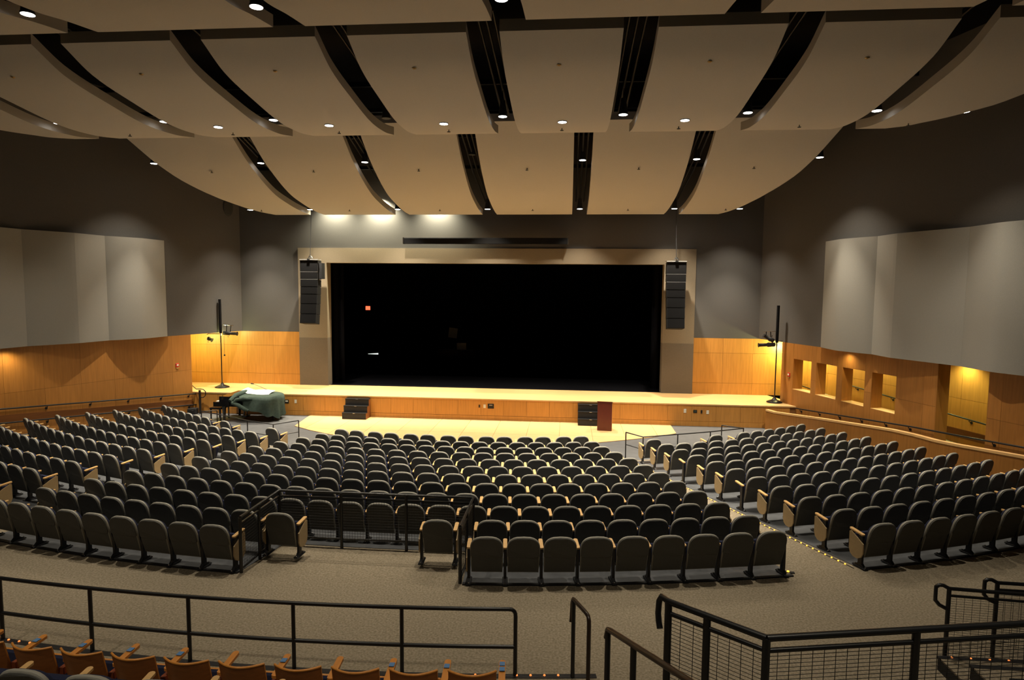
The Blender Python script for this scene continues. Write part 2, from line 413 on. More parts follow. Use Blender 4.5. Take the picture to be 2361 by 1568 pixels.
b = MB(); b.box(-24, 24, -4.4, -4, -1, 12, 'grey_wall'); struct('wall_rear', b)
b = MB(); b.box(-26, 26, -4.4, 28.4, 11.9, 12.3, 'black'); struct('ceiling', b)

# curved acoustic panels on the side walls
def arc(u0, v0, u1, v1, bulge, n=20):
    out = []
    for i in range(n+1):
        t = i/n; out.append((u0+(u1-u0)*t, v0+(v1-v0)*t+bulge*math.sin(pi*t)**.65))
    return out
def apanel(sd, pts, label, grp):
    m = MB(); n = len(pts)
    F = [[sd.P(u, v, z) for (u, v) in pts] for z in (2.58, 6.46)]
    m.grid(F, 'acoustic', n > 8)
    full = list(pts)+[(pts[-1][0], .005), (pts[0][0], .005)]
    k = len(full)
    for z in (2.58, 6.46): m.add([sd.P(u, v, z) for (u, v) in full], [tuple(range(k))], 'acoustic')
    for (u, v) in (pts[0], pts[-1]): m.add([sd.P(u, v, 2.58), sd.P(u, .005, 2.58), sd.P(u, .005, 6.46), sd.P(u, v, 6.46)], [(0,1,2,3)], 'acoustic')
    return tag(put('acoustic_panel', m), label, 'acoustic panel', grp)
for sd, ys, nm in ((SL, (24.3, 23.2, 22.04, 20.9, 19.45, 18.3, 16.9, 15.6, 13.8), 'left'), (SR, (24.1, 23.05, 21.75, 20.75, 18.6, 17.5, 16.2, 15.0, 13.0), 'right')):
    U = [sd.u(y) for y in ys]
    def fold(a, c, d, vp, curved):
        p1 = [(U[a]+.001, .13), (U[c]-.12, .13+(vp-.13)*.93), (U[c], vp)]
        if curved: p1 += arc(U[c]+.02, vp, U[d]-.001, .13, .055, 14)[1:]
        else: p1 += [(U[c]+.12, vp-.012), (U[d]-.001, .13)]
        return p1
    for i, (pts, kd) in enumerate(((fold(0, 1, 2, .41, True), 'curved'), (fold(2, 3, 4, .36, False), 'folded'), (fold(4, 5, 6, .41, True), 'curved'), (fold(6, 7, 8, .36, False), 'folded'))):
        apanel(sd, pts, f'{kd} grey acoustic panel on the {nm} wall, {ORD[i+1]} from the stage', f'acoustic panels on the {nm} wall')

# round wall grille high on the left wall, fire alarms
t = thing('wall_loudspeaker', 'small dark oval grille high on the left grey wall', 'grille', SL.P(SL.u(27.4), .0, 8.18))
b = MB(); b.lathe([(.05, 0), (.24, 0), (.26, .02), (.26, .04), (.2, .055), (.05, .06)], 'vent', 18, Matrix.Rotation(math.atan2(SL.i.y, SL.i.x), 4, 'Z') @ Matrix.Rotation(pi/2, 4, 'Y') @ Matrix.Diagonal((1.5, 1, 1, 1))); put('grille', b, t)
for sd, Y, z, nm in ((SL, 24.75, 1.33, 'left'), (SR, 25.92, 1.30, 'right')):
    t = thing('fire_alarm', f'small red fire alarm on the {nm} wood wall near the stage', 'alarm', sd.P(sd.u(Y), .014, z))
    Rz = Matrix.Rotation(math.atan2(sd.d.y, sd.d.x), 4, 'Z')
    q = 1 if sd is SL else -1
    b = MB(); b.bevbox(-.075, .075, -.03, .03, -.08, .08, .012, 'alarm_red', Rz); put('housing', b, t)
    b = MB(); b.box(-.04, .04, -.042, .042, -.03, .04, 'plate_white', Rz); put('strobe', b, t)
    b = MB(); b.box(-.06, .06, -.028, .028, -.15, -.085, 'brass', Rz); put('call_point', b, t)

# ------------------------------------------------------------------ knee wall beside the right ramp
KN = [(x_, y_, z_-.10) for (x_, y_, z_) in [(11.25, 25.20, .06), (11.40, 24.72, .07), (12.12, 22.35, .34), (12.77, 20.35, .54), (13.10, 19.38, .63), (13.34, 18.66, .66), (13.56, 17.99, .66), (13.77, 17.36, .70), (14.32, 15.72, .84), (15.4, 12.5, 1.05)]]
b = MB(); cap = MB()
nv = Vector((-.955, -.296, 0))
for (a, c) in zip(KN, KN[1:]):
    A, Cc = Vector(a), Vector(c); off = -nv*.12
    v = [A, Cc, Cc+off, A+off]
    lo = [Vector((p.x, p.y, -.95)) for p in v]; hi = [Vector((p.x, p.y, p.z-.03)) for p in v]
    b.add(lo+hi, [(3,2,1,0),(4,5,6,7),(0,1,5,4),(1,2,6,5),(2,3,7,6),(3,0,4,7)], 'wood_side')
    w2 = [A+nv*.015, Cc+nv*.015, Cc+off-nv*.015, A+off-nv*.015]
    lo = [Vector((p.x, p.y, p.z-.03)) for p in w2]; hi = [Vector((p.x, p.y, p.z+.035)) for p in w2]
    cap.add(lo+hi, [(3,2,1,0),(4,5,6,7),(0,1,5,4),(1,2,6,5),(2,3,7,6),(3,0,4,7)], 'cap_wood')
kw = struct('wall_ramp', b); put('cap', cap, kw)

# ------------------------------------------------------------------ handrails on the walls
def handrail(name, label, sd, pts, br, r=.026, v0=.0, group=None, extra=None):
    P = [sd.P(*p) for p in pts]
    base = P[0]; t = thing(name, label, 'handrail', base, 0, group)
    m = MB(); m.tube([p-base for p in P], r, 'rail_black'); put('rail', m, t)
    for (u, v, z) in br:
        m = MB(); w0 = sd.P(u, v, z)-base; w1 = sd.P(u, v0, z-.10)-base
        m.tube([w0, sd.P(u, v, z-.06)-base, w1], .012, 'rail_black', 6); m.tube([w1, sd.P(u, v0+.015, z-.10)-base], .045, 'rail_black', 8); put('bracket', m, t)
    return t
def zl(Y, a): return .02+(25.43-Y)*.0842+a
bry = [25.2, 24.0, 22.7, 21.35, 19.95, 18.6, 17.2, 15.8]
handrail('handrail', 'upper black handrail along the left wood wall', SL, [(SL.u(25.55), .09, .0), (SL.u(25.2), .09, zl(25.2, 0)), (SL.u(13), .09, zl(13, 0))], [(SL.u(y), .09, zl(y, 0)) for y in bry], v0=.014)
handrail('handrail', 'lower black handrail along the left wood wall', SL, [(SL.u(25.55), .11, -.47), (SL.u(25.2), .11, zl(25.2, -.47)), (SL.u(13), .11, zl(13, -.47))], [(SL.u(y), .11, zl(y, -.47)) for y in bry], v0=.034)
def zr(Y): return .04+(25.34-Y)*.0905
handrail('handrail', 'long black handrail above the right ramp wall', SR, [(SR.u(25.34), .09, .05), (SR.u(25.0), .09, zr(25.0)), (SR.u(20.1), .09, zr(20.1)), (SR.u(19.35), .09, .56), (SR.u(18.4), .09, .62), (SR.u(15), .09, .86), (SR.u(13), .09, 1.0)], [(SR.u(y), .09, zr(y)) for y in (25.1, 24.1, 23.1, 22.1, 21.1, 20.2)]+[(SR.u(17.6), .09, .68), (SR.u(16.2), .09, .78)], v0=.014)
handrail('handrail', 'black handrail inside the yellow passage, seen through the openings', SR, [(SR.u(25.2), -1.93, 1.0), (SR.u(18.0), -1.93, .56), (SR.u(15.5), -1.93, .40)], [(SR.u(y), -1.93, 1.0-(25.2-y)*.061) for y in (24.6, 23.9, 22.95, 21.4, 20.0, 18.6)], v0=-2.03)
t = handrail('passage_rail', 'short black rail on posts seen in the opening nearest the stage', SR, [(SR.u(27.75), -1.5, .67), (SR.u(26.3), -1.5, .56), (SR.u(24.6), -1.5, .42)], [])
for Y, z in ((27.4, .65), (25.9, .53)):
    m = MB(); p = SR.P(SR.u(Y), -1.5, z)-Vector(t.location); m.tube([p, p-Vector((0,0,z-.12))], .018, 'rail_black', 6); put('post', m, t)

# ------------------------------------------------------------------ ceiling panels
def cloud(x0, x1, prof, label, group, outer=None, thick=.24):
    # bottom surface follows prof (y,z); outer(y) overrides x1 (or x0 when outer side is left)
    n = 6; ys = []
    for (a, c) in zip(prof, prof[1:]):
        for i in range(n): ys.append(a[0]+(c[0]-a[0])*i/n)
    ys.append(prof[-1][0])
    def zat(y):
        # Catmull-Rom through the profile
        for i, (a, c) in enumerate(zip(prof, prof[1:])):
            if y <= c[0]+1e-9:
                t = (y-a[0])/(c[0]-a[0]); p0 = prof[max(i-1, 0)]; p3 = prof[min(i+2, len(prof)-1)]
                h = c[0]-a[0]; m0 = (c[1]-p0[1])/(c[0]-p0[0])*h; m1 = (p3[1]-a[1])/(p3[0]-a[0])*h
                return (2*t**3-3*t**2+1)*a[1]+(t**3-2*t**2+t)*m0+(-2*t**3+3*t**2)*c[1]+(t**3-t**2)*m1
        return prof[-1][1]
    R = []
    for y in ys:
        a, c = x0, x1
        if outer:
            if outer[0] > 0: c = outer[1](y)
            else: a = -outer[1](y)
        R.append((a, c, y, zat(y)))
    m = MB()
    m.grid([[(a, y, z), (c, y, z)] for (a, c, y, z) in R], 'cloud', True, flip=True)
    m.grid([[(a, y, z+thick), (c, y, z+thick)] for (a, c, y, z) in R], 'black', True)
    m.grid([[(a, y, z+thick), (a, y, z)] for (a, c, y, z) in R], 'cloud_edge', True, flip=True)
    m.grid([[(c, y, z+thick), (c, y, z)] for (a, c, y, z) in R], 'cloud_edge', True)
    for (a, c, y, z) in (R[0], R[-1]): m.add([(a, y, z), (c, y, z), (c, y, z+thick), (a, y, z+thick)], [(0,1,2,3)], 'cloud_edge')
    return tag(put('ceiling_panel', m), label, 'ceiling panel', group), zat
PR1 = [(4.6, 10.35), (6.5, 9.85), (8.5, 9.55), (9.7, 9.48), (10.96, 9.57), (11.7, 9.70), (12.54, 9.82)]
PR2 = [(13.2, 9.88), (14.1, 9.5), (15.5, 9.26), (16.9, 9.1), (18.2, 9.14), (19.2, 9.29)]
PR3 = [(20.43, 9.97), (20.87, 9.67), (21.97, 8.99), (23.73, 8.27), (25.2, 7.99), (26.41, 7.86), (27.3, 7.83)]
def lin(tab):
    def f(y):
        for (a, c) in zip(tab, tab[1:]):
            if y <= c[0]: return a[1]+(c[1]-a[1])*(y-a[0])/(c[0]-a[0])
        return tab[-1][1]
    return f
OUT3 = lin([(19.9, 12.05), (20.8, 11.82), (21.5, 11.58), (22.7, 11.2), (24.0, 10.6), (25.6, 10.15), (27.3, 9.64)])
OUT2 = lin([(13.2, 15.0), (15.8, 13.8), (16.36, 13.57), (16.9, 13.19), (17.96, 12.66), (19.2, 12.36)])
posn = ['leftmost', 'second from left', 'third from left', 'fourth from left', 'fifth from left', 'sixth from left', 'seventh from left', 'eighth from left', 'ninth from left']
xs3 = [-12, -7.70, -3.85, 0, 3.85, 7.70, 12]
for i in range(6):
    a, c = xs3[i]+.31, xs3[i+1]-.31
    _, z3 = cloud(a, c, PR3, f'curved beige ceiling panel in the row nearest the stage, {posn[i] if i < 5 else "rightmost"}', 'ceiling panels nearest the stage', (-1, OUT3) if i == 0 else (1, OUT3) if i == 5 else None)
for i, k in enumerate(range(-4, 5)):
    a, c = k*P2-1.6+.345, k*P2+1.6-.345
    if k == -4: a = -13
    if k == 4: c = 13
    _, z2 = cloud(a, c, PR2, f'curved beige ceiling panel in the middle row, {posn[i] if i < 8 else "rightmost"}', 'ceiling panels of the middle row', (-1, OUT2) if k == -4 else (1, OUT2) if k == 4 else None)
x1e = [-15.4, -11.0, -6.6, -2.2, 2.2, 6.6, 11.0, 15.4]
for i in range(7):
    _, z1 = cloud(x1e[i]+.33, x1e[i+1]-.33, PR1, f'beige ceiling panel cut off by the top of the view, {posn[i] if i < 6 else "rightmost"}', 'ceiling panels at the top of the view')
# dark catwalk beams and pipes above the gaps
for (y, z) in ((20.4, 10.3), (22.0, 9.85), (24.2, 9.2), (16.9, 10.0), (13.0, 10.6)):
    b = MB(); b.box(-12, 12, y-.04, y+.04, z, z+.12, 'metal_dark'); struct('trim_7', b)
for k in range(-2, 3):
    b = MB()
    for dx in (-.16, 0, .16):
        b.tube([(k*P3+dx, 20.2, 9.95), (k*P3+dx, 23.6, 8.95), (k*P3+dx, 27.0, 8.35)], .035, 'metal_dark', 6)
    struct('trim_8', b)
for k in range(-4, 4):
    b = MB()
    for dx in (-.18, .0, .18):
        b.tube([((k+.5)*P2+dx, 13.4, 10.4), ((k+.5)*P2+dx, 18.9, 9.75)], .035, 'metal_dark', 6)
    struct('trim_8', b)

# ------------------------------------------------------------------ downlights and sprinklers
def lamp_mesh(r, h, hang):
    c = MB(); c.lathe([(r*.55, h), (r*.62, h*.8), (r*.9, .05), (r, .03), (r, 0)], 'can', 16)
    d = MB(); d.lathe([(r*.9, -.004), (r*.9, .004)], 'lamp', 16, smooth=False)
    off = MB(); off.lathe([(r*.9, -.004), (r*.9, .004)], 'can', 16, smooth=False)
    s = MB(); s.tube([(0, 0, h), (0, 0, h+hang)], .012, 'metal_dark', 6)
    return c.mesh('housing'), d.mesh('lens'), s.mesh('hanger'), off.mesh('lens')
LM = lamp_mesh(.125, .42, .9); LMR = lamp_mesh(.125, .05, .0)
sp = {'recessed': 'set in a middle-row ceiling panel', 'gap2': 'in a gap of the middle panel row', 'gap2b': 'at the right end of the middle panel row', 'gap3': 'hanging mid-gap in the frontmost panel row', 'gap3o': 'beside the outer edge of the frontmost panels', 'front': 'at the stage end of a panel gap', 'fronto': 'under the stage end of the outermost panel', 'gap1': 'in a gap of the topmost panels in view'}
cnt = {}
for (x, y, z, f, a, kd) in sorted(DOWN):
    cnt[kd] = cnt.get(kd, 0)+1
    lit = 'lit' if f > 0 else 'unlit dark'
    t = thing('downlight', f'{lit} round downlight {sp[kd]}, {ORD[cnt[kd]]} from left', 'downlight', (x, y, z), 0, 'downlights '+sp[kd])
    hs, dl, hg, offm = LMR if kd == 'recessed' else LM
    put('housing', hs, t); put('lens', dl if f > 0 else offm, t)
    if kd != 'recessed': put('hanger', hg, t)
sm = MB(); sm.lathe([(.012, 0), (.012, -.05), (.05, -.055), (.05, -.065), (.012, -.07)], 'vent', 8)
sm2 = MB(); sm2.lathe([(.05, 0), (.05, -.008), (.02, -.01), (.02, -.02), (.03, -.022)], 'brass', 8)
me1, me2 = sm.mesh('sprinkler_head'), sm2.mesh('sprinkler_head')
def sprink(x, y, z, label, grp, me):
    o = put('sprinkler_head', me); o.location = (x, y, z); tag(o, label, 'sprinkler', grp)
for i, k in enumerate(range(-3, 4)): sprink(k*P2-.05, 14.1, z2(14.1), f'tiny sprinkler head mid-panel in the middle row, {ORD[i+1]} from left', 'sprinklers on the middle panels', me2)
for i, k in enumerate(range(-3, 5)): sprink(min(k*P2-.02, 12.38), 18.0, z2(18.0), f'tiny sprinkler head at the stage end of a middle-row panel, {ORD[i+1]} from left', 'sprinklers on the middle panels', me1)
for i, k in enumerate((-2.5, -1.5, -.5, .5, 1.5, 2.5)):
    sprink(k*P3, 22.3, z3(22.3), f'tiny sprinkler head mid-panel in the front row, {ORD[i+1]} from left', 'sprinklers on the front panels', me1)
    sprink(k*P3, 26.0, z3(26.0), f'tiny sprinkler head at the front edge of the row nearest the stage, {ORD[i+1]} from left', 'sprinklers on the front panels', me1)

# ------------------------------------------------------------------ hanging loudspeakers, screen case
def line_array(x, nm, sgn):
    t = thing('line_array_speaker', f'tall black loudspeaker column hanging at the {nm} of the stage opening', 'loudspeaker', (x, 27.0, 5.86))
    b = MB(); b.tube([(0, .1, .22), (.12 if x < 0 else -.07, .05, 2.50)], .012, 'metal_dark', 6); put('cable', b, t)
    b = MB(); b.tube([(0, .1, .0), (.0, .1, .22)], .02, 'chrome', 6)
    for s in (-1, 1): b.tube([(s*.11, .1, .02), (s*.03, .1, .16)], .018, 'chrome', 6)
    b.lathe([(.05, .08), (.06, .12), (.05, .16)], 'chrome', 10, Matrix.Translation((0, .1, 0))); put('hoist_hook', b, t)
    b = MB(); b.box(-.42, .42, -.1, .3, -.03, .0, 'speaker_edge'); b.box(-.06, .06, -.12, .3, -.05, .02, 'metal_dark'); put('rigging_frame', b, t)
    hs = [.50, .33, .33, .33, .42, .45, .42]; pos = Vector((0, -.06, -.05)); a = 0.0
    for i, h in enumerate(hs):
        w = .41-.007*i
        m = MB(); X = Matrix.Translation(pos) @ Matrix.Rotation(-a, 4, 'X')
        poly = [(-w, 0), (-w*.9, .50), (w*.9, .50), (w, 0)]
        m.prism(poly, 'z', -h+.006, -.002, 'speaker_black', X); cab = put('cabinet', m, t)
        g = MB(); g.box(-w*.95, w*.95, -.012, .0, -h+.02, -.018, 'screen_case', X); put('grille', g, cab)
        if i in (1, 2):
            e = MB(); e.box(-w, w, -.014, .02, -.007, .003, 'speaker_edge', X); put('edge_trim', e, cab)
        pos = X @ Vector((0, 0, -h)); a += math.radians(1.6)
    return t
line_array(-7.98, 'left', -1); line_array(7.93, 'right', 1)
b = MB(); b.box(-9*0-7.60, -7.42, 27.0, 27.35, 5.0, 5.7, 'speaker_black'); o = put('side_fill_speaker', b); tag(o, 'small black box speaker attached behind the left hanging speaker column', 'loudspeaker')
t = thing('projection_screen_case', 'long black projection screen housing on the wall above the stage', 'screen case', (-.25, 27.6, 6.59))
b = MB(); b.bevbox(-3.61, 3.61, -.12, .14, 0, .26, .03, 'screen_case'); put('case', b, t)
for s in (-1, 1):
    b = MB(); b.box(s*3.63-.02, s*3.63+.02, -.13, .15, -.01, .265, 'plate_black'); put('end_cap', b, t)
for x in (1.4, 3.2):
    b = MB(); b.box(x-.03, x+.03, .12, .39, .05, .13, 'metal_dark'); put('bracket', b, t)

# ------------------------------------------------------------------ seats
PT = .572
def outline(w, z0, z1, zs, n=14):
    # rounded-top back outline: straight sides to zs, then a broad arch to z1
    pts = [(-w*.93, z0), (w*.93, z0), (w, zs)]
    for i in range(1, n):
        a = pi*i/n
        pts.append((w*math.copysign(abs(cos(a))**.62, cos(a)), zs+(z1-zs)*sin(a)**.8))
    pts.append((-w, zs)); return pts
def shell(mb, out, y0, layers, m, rim=None, lean=.25, z0=.20):
    cz = sum(p[1] for p in out)/len(out); n = len(out); V = []
    for (dy, ins) in layers:
        for (x, z) in out:
            d = math.hypot(x, z-cz); k = max(0, 1-ins/max(d, .01)); xx = x*k; zz = cz+(z-cz)*k
            V.append((xx, y0+dy-(zz-z0)*lean-.35*xx*xx, zz))
    L = len(layers)
    mb.add(V, [tuple(range(n)), tuple(range(L*n-1, (L-1)*n-1, -1))], m)
    for l in range(L-1):
        mb.add(V, [(l*n+(i+1) % n, l*n+i, (l+1)*n+i, (l+1)*n+(i+1) % n) for i in range(n)], rim or m, True)
BACK = MB(); o_ = outline(.262, .17, .80, .58); shell(BACK, o_, .0, [(0, .02), (.012, .004), (.034, 0), (.046, .006)], 'shell', 'shell_rim_lit')
LOW = MB(); o_l = [(.25*cos(pi+pi*i/8), .475-.05*sin(pi*i/8)) for i in range(9)]+[(x*.955, .58+(z-.58)*.93) for (x, z) in o_[2:]]
shell(LOW, o_l, -.016, [(0, .012), (.007, 0), (.020, 0)], 'shell')
CUSH = MB(); shell(CUSH, outline(.25, .25, .775, .58), .048, [(0, .0), (.02, .0), (.040, .012), (.050, .05)], 'navy')
SEAT = MB()
for (a, c, e, f, m) in ((-.235, .235, 0, .30, 'navy'),):
    X = Matrix.Translation((0, .10, .26)) @ Matrix.Rotation(math.radians(70), 4, 'X')
    SEAT.bevbox(a, c, e, f, -.04, .06, .03, 'navy', X); SEAT.box(a+.02, c-.02, e+.02, f-.03, -.06, -.04, 'shell', X)
STD = MB(); STD.box(-.022, .022, -.03, .05, .03, .56, 'metal_dark')
STD.prism([(-.10, .012), (.14, .012), (.05, .08), (-.03, .08)], 'x', -.025, .025, 'metal_dark')
FOOT = MB(); FOOT.bevbox(-.045, .045, -.13, .16, .012, .03, .012, 'metal_dark')
for y in (-.10, .13): FOOT.lathe([(.012, .03), (.014, .042), (.006, .048)], 'chrome', 6, Matrix.Translation((0, y, 0)))
ARM = MB()
def armshape(mb, w, L, y0, z, th, m, slope=.10):
    pts = []
    for i in range(6): a = pi*i/5; pts.append((w*cos(a), y0+L+w*sin(a)*.8))
    for i in range(6): a = pi+pi*i/5; pts.append((w*cos(a), y0+w*sin(a)*.5))
    n = len(pts); V = [(p[0], p[1], z+p[1]*slope) for p in pts]+[(p[0], p[1], z+p[1]*slope+th) for p in pts]
    mb.add(V, [tuple(range(n-1, -1, -1)), tuple(range(n, 2*n))], m); mb.add(V, [(i, (i+1) % n, n+(i+1) % n, n+i) for i in range(n)], m, True)
armshape(ARM, .032, .26, -.02, .565, .024, 'arm_wood')
ENDP = MB()
ep = [(-.07, .43), (.21, .575), (.24, .56), (.24, .27), (.21, .19), (.14, .145), (.05, .145), (-.03, .19), (-.07, .27)]
ENDP.prism(ep, 'x', -.011, .011, 'end_laminate')
SM = {k: v.mesh(n) for k, n, v in (('back', 'backrest', BACK), ('low', 'upper_back_panel', LOW), ('cush', 'back_cushion', CUSH), ('seat', 'seat', SEAT), ('std', 'leg', STD), ('foot', 'foot', FOOT), ('arm', 'armrest', ARM), ('end', 'end_panel', ENDP))}
def seat_parts(lft=True, rgt=False, endL=False, endR=False, pitch=PT):
    out = [('backrest', 'back', 0), ('upper_back_panel', 'low', 0), ('back_cushion', 'cush', 0), ('seat', 'seat', 0)]
    for s, use, e in ((-1, lft, endL), (1, rgt, endR)):
        if use:
            out += [('leg', 'std', s*pitch/2), ('armrest', 'arm', s*pitch/2)]
            if e: out.append(('end_panel', 'end', s*(pitch/2+.03)))
    return out
SEATS = []   # x, y, z, rz, parts, label, group
def row_r(i): return 28.06-.905*i
def row_z(i): return zf(28.0-.905*i)+.012
NC = [9, 9, 23, 22, 21, 20, 19, 18, 17, 17, 16, 14]
RN = lambda i: ('nearest' if i == 0 else ORD[i+1])
def add_seat(i, th, dr, parts, label, group):
    r = row_r(i)+dr; x, y, _ = pol(r, th, 0); SEATS.append((x, y, row_z(i), th, parts, label, group))
ENDS_R = [6.84, 6.68, 6.38, 6.15, 5.88, 5.66, 5.40, 5.12, 4.80, 4.50, 4.25, 3.97]
for i in range(12):
    rr = 28.21-.905*i
    e = ENDS_R[i]
    if i < 2:
        for side in (-1, 1):
            for k in range(9):
                s = side*(e-k*(.576, .559)[i])
                th = s/rr
                first, last = k == 0, k == 8
                L = True if side > 0 else (k == 0 and False) or True
                lf, rg = (True, first) if side > 0 else (True, last)
                pn = dict(lft=True, rgt=rg, endL=(last if side > 0 else first and i > 0), endR=(first if side > 0 and i > 0 else last and side < 0))
                add_seat(i, th, 0, seat_parts(**pn), f'grey theatre seat {ORD[k+1]} from {"right" if side > 0 else "left"} aisle, {RN(i)} row to cross aisle, centre block', 'theatre seats in the centre block')
    else:
        n = NC[i]; step = 2*e/(n-1)
        for k in range(n):
            s = e-k*step; th = s/rr
            if i == 11: s += .025*(1 if k % 2 else -1); th = s/rr
            side, m = ('right', k) if k < (n+1)//2 else ('left', n-1-k)
            if n % 2 and k == n//2: lab = f'grey theatre seat in the very middle of the {RN(i)} row from cross aisle, centre block'
            else: lab = f'grey theatre seat {ORD[m+1]} from {side} aisle, {RN(i)} row from cross aisle, centre block'
            add_seat(i, th, 0, seat_parts(True, k == 0, k == n-1, k == 0), lab, 'theatre seats in the centre block')
S0R = [8.89, 8.64, 8.36, 8.11, 7.86, 7.61, 7.35, 7.03, 6.77, 6.50, 6.25]
S1R = [15.35, 15.05, 14.78, 14.50, 14.22, 13.92, 13.65, 13.30, 12.98, 12.69, 12.40]
NOEND = (4, 7)
for i in range(11):
    rr = 28.21-.905*i
    for side, nm in ((1, 'right'), (-1, 'left')):
        ns = 12 if side > 0 else 13
        for k in range(ns):
            if i == 10 and k in (1, 2, 3, 5): continue
            s = S0R[i]+(S1R[i]+(0 if side > 0 else .58)-S0R[i])*k/(ns-1); th = side*s/rr
            lone = i == 10 and k in (0, 4)
            aisle = k == 0 or (i == 10 and k in (4, 6)); wall = k == ns-1
            if side > 0: p = seat_parts(True, wall or lone, aisle and i not in NOEND, False, .585)
            else: p = seat_parts(True if not wall else True, aisle, wall and False, aisle and i not in NOEND, .585)
            add_seat(i, th, 0, p, f'grey theatre seat {ORD[k+1]} place from {nm} aisle, {RN(i)} row from cross aisle, {nm} block', f'theatre seats in the {nm} block')
# two lone seats in the railed bay
for x, y, nm in ((-1.42, 10.17, 'left'), (1.31, 10.16, 'right')):
    SEATS.append((x, y, .0, x/27.5, seat_parts(True, True, True, True), f'lone grey theatre seat at the {nm} end of the railed bay', 'lone seats in the railed bay'))
# dark seats on the tier below the viewer
for k in range(7):
    x = -2.72+.61*k; th = math.atan2(x+.3, 32.3)
    px, py, _ = pol(32.62, th, 0)
    SEATS.append((px, py, .53, th, seat_parts(True, True if k == 6 else False, False, False, .60), f'dark theatre seat at the bottom edge behind the orange seats, {ORD[k+1]} from left', 'dark seats at the bottom edge'))
SEATS.sort(key=lambda q: (q[0]-3.43)**2+q[1]**2+(q[2]-4.65)**2)
meshes = {}
for (x, y, z, rz, parts, lab, grp) in SEATS[:300]:
    t = thing('theatre_seat', lab, 'seat', (x, y, z), rz, grp)
    for (nm, k, dx) in parts:
        o = bpy.data.objects.new(nm, SM[k]); COL.objects.link(o); o.parent = t; o.location = (dx, 0, 0)
        if k == 'std':
            q = bpy.data.objects.new('foot', SM['foot']); COL.objects.link(q); q.parent = o
        if nm == 'end_panel': o['label'] = 'beige laminate end panel'
far = MB(); SRC = {'back': BACK, 'low': LOW, 'cush': CUSH, 'seat': SEAT, 'std': STD, 'arm': ARM, 'end': ENDP}
for (x, y, z, rz, parts, lab, grp) in SEATS[300:]:
    X = T(x, y, z, rz)
    for (nm, k, dx) in parts:
        src = SRC[k]; Xs = X @ Matrix.Translation((dx, 0, 0)); o0 = len(far.v)
        far.v += [tuple(Xs @ Vector(p)) for p in src.v]
        mm = [far._m(q) for q in src.mats]
        for f, mi, s_ in zip(src.f, src.mi, src.sm): far.f.append(tuple(a+o0 for a in f)); far.mi.append(mm[mi]); far.sm.append(s_)
o = put('theatre_seats', far); o['kind'] = 'stuff'; tag(o, 'farthest rows of grey theatre seats nearest the stage', 'seats', 'far theatre seats')

# ------------------------------------------------------------------ tiers, orange wooden seats in the foreground
b = MB()
def tier(mb, r0, r1, t0, t1, z, m='carpet', nt=20):
    top = [[pol(r, t0+(t1-t0)*j/nt, z) for j in range(nt+1)] for r in (r0, r1)]
    bot = [[(p[0], p[1], -.05) for p in R] for R in top]
    mb.grid(top, m, False, flip=True)
    for a, c in ((top[0], bot[0]), (top[1], bot[1])): mb.grid([a, c], m, False)
    for j in (0, nt): mb.add([top[0][j], top[1][j], bot[1][j], bot[0][j]], [(0,1,2,3)], m)
tier(b, 30.68, 32.05, -.30, .125, .15); struct('floor', b)
b = MB(); tier(b, 32.05, 33.0, -.30, .094, .53); struct('floor', b)
b = MB(); b.add([pol(30.66, -.30+.425*j/24, .115) for j in range(25)]+[pol(30.66, -.30+.425*j/24, .156) for j in range(25)]+[pol(30.74, -.30+.425*j/24, .156) for j in range(25)], [(j, j+1, 26+j, 25+j) for j in range(24)]+[(25+j, 26+j, 51+j, 50+j) for j in range(24)], 'edge_strip')
struct('trim_9', b)
b = MB(); b.box(4.15, 9.5, 2.4, 3.9, -.05, 1.30, 'carpet'); struct('floor', b)
OB = MB()
for s in (0,):
    nx, nz = 12, 6; F, B_ = [], []
    for j in range(nz+1):
        z = .34+.44*j/nz; R1, R2 = [], []
        for i in range(nx+1):
            x = -.235+.47*i/nx; rr_ = 1.0
            zz = z
            yb = -.10-(z-.34)*.22-.09*(1-(x/.235)**2)
            R1.append((x, yb, zz)); R2.append((x, yb+.016, zz))
        F.append(R1); B_.append(R2)
    OB.grid(F, 'orange_back'); OB.grid(B_, 'orange_wood', flip=True)
    OB.grid([F[-1], B_[-1]], 'orange_wood'); OB.grid([F[0], B_[0]], 'orange_wood', flip=True)
    OB.grid([[r[0] for r in F], [r[0] for r in B_]], 'orange_wood'); OB.grid([[r[-1] for r in F], [r[-1] for r in B_]], 'orange_wood', flip=True)
    OB.tube([p for p in [((a[0]+c[0])/2, (a[1]+c[1])/2, a[2]) for a, c in zip(F[-1], B_[-1])]], .012, 'orange_wood', 6)
OS = MB(); OS.bevbox(-.22, .22, .0, .29, .0, .05, .03, 'navy', Matrix.Translation((0, .05, .19)) @ Matrix.Rotation(math.radians(68), 4, 'X'))
OSW = MB(); OSW.bevbox(-.225, .225, .0, .30, -.03, -.002, .012, 'orange_wood', Matrix.Translation((0, .05, .19)) @ Matrix.Rotation(math.radians(68), 4, 'X'))
OA = MB(); armshape(OA, .034, .30, -.08, .575, .03, 'orange_wood', .08)
ON = MB(); ON.box(-.028, .028, .10, .165, .6135, .6185, 'blue_plate', None)
ONP = MB(); ONP.box(-.012, .012, .12, .145, .6186, .6192, 'plate_print', None)
OL = MB(); OL.box(-.02, .02, -.02, .05, .0, .57, 'metal_dark'); OL.prism([(-.10, 0), (.14, 0), (.05, .05), (-.03, .05)], 'x', -.03, .03, 'metal_dark')
OH = MB(); OH.box(-.05, .0, -.12, -.02, .44, .52, 'hinge_red')
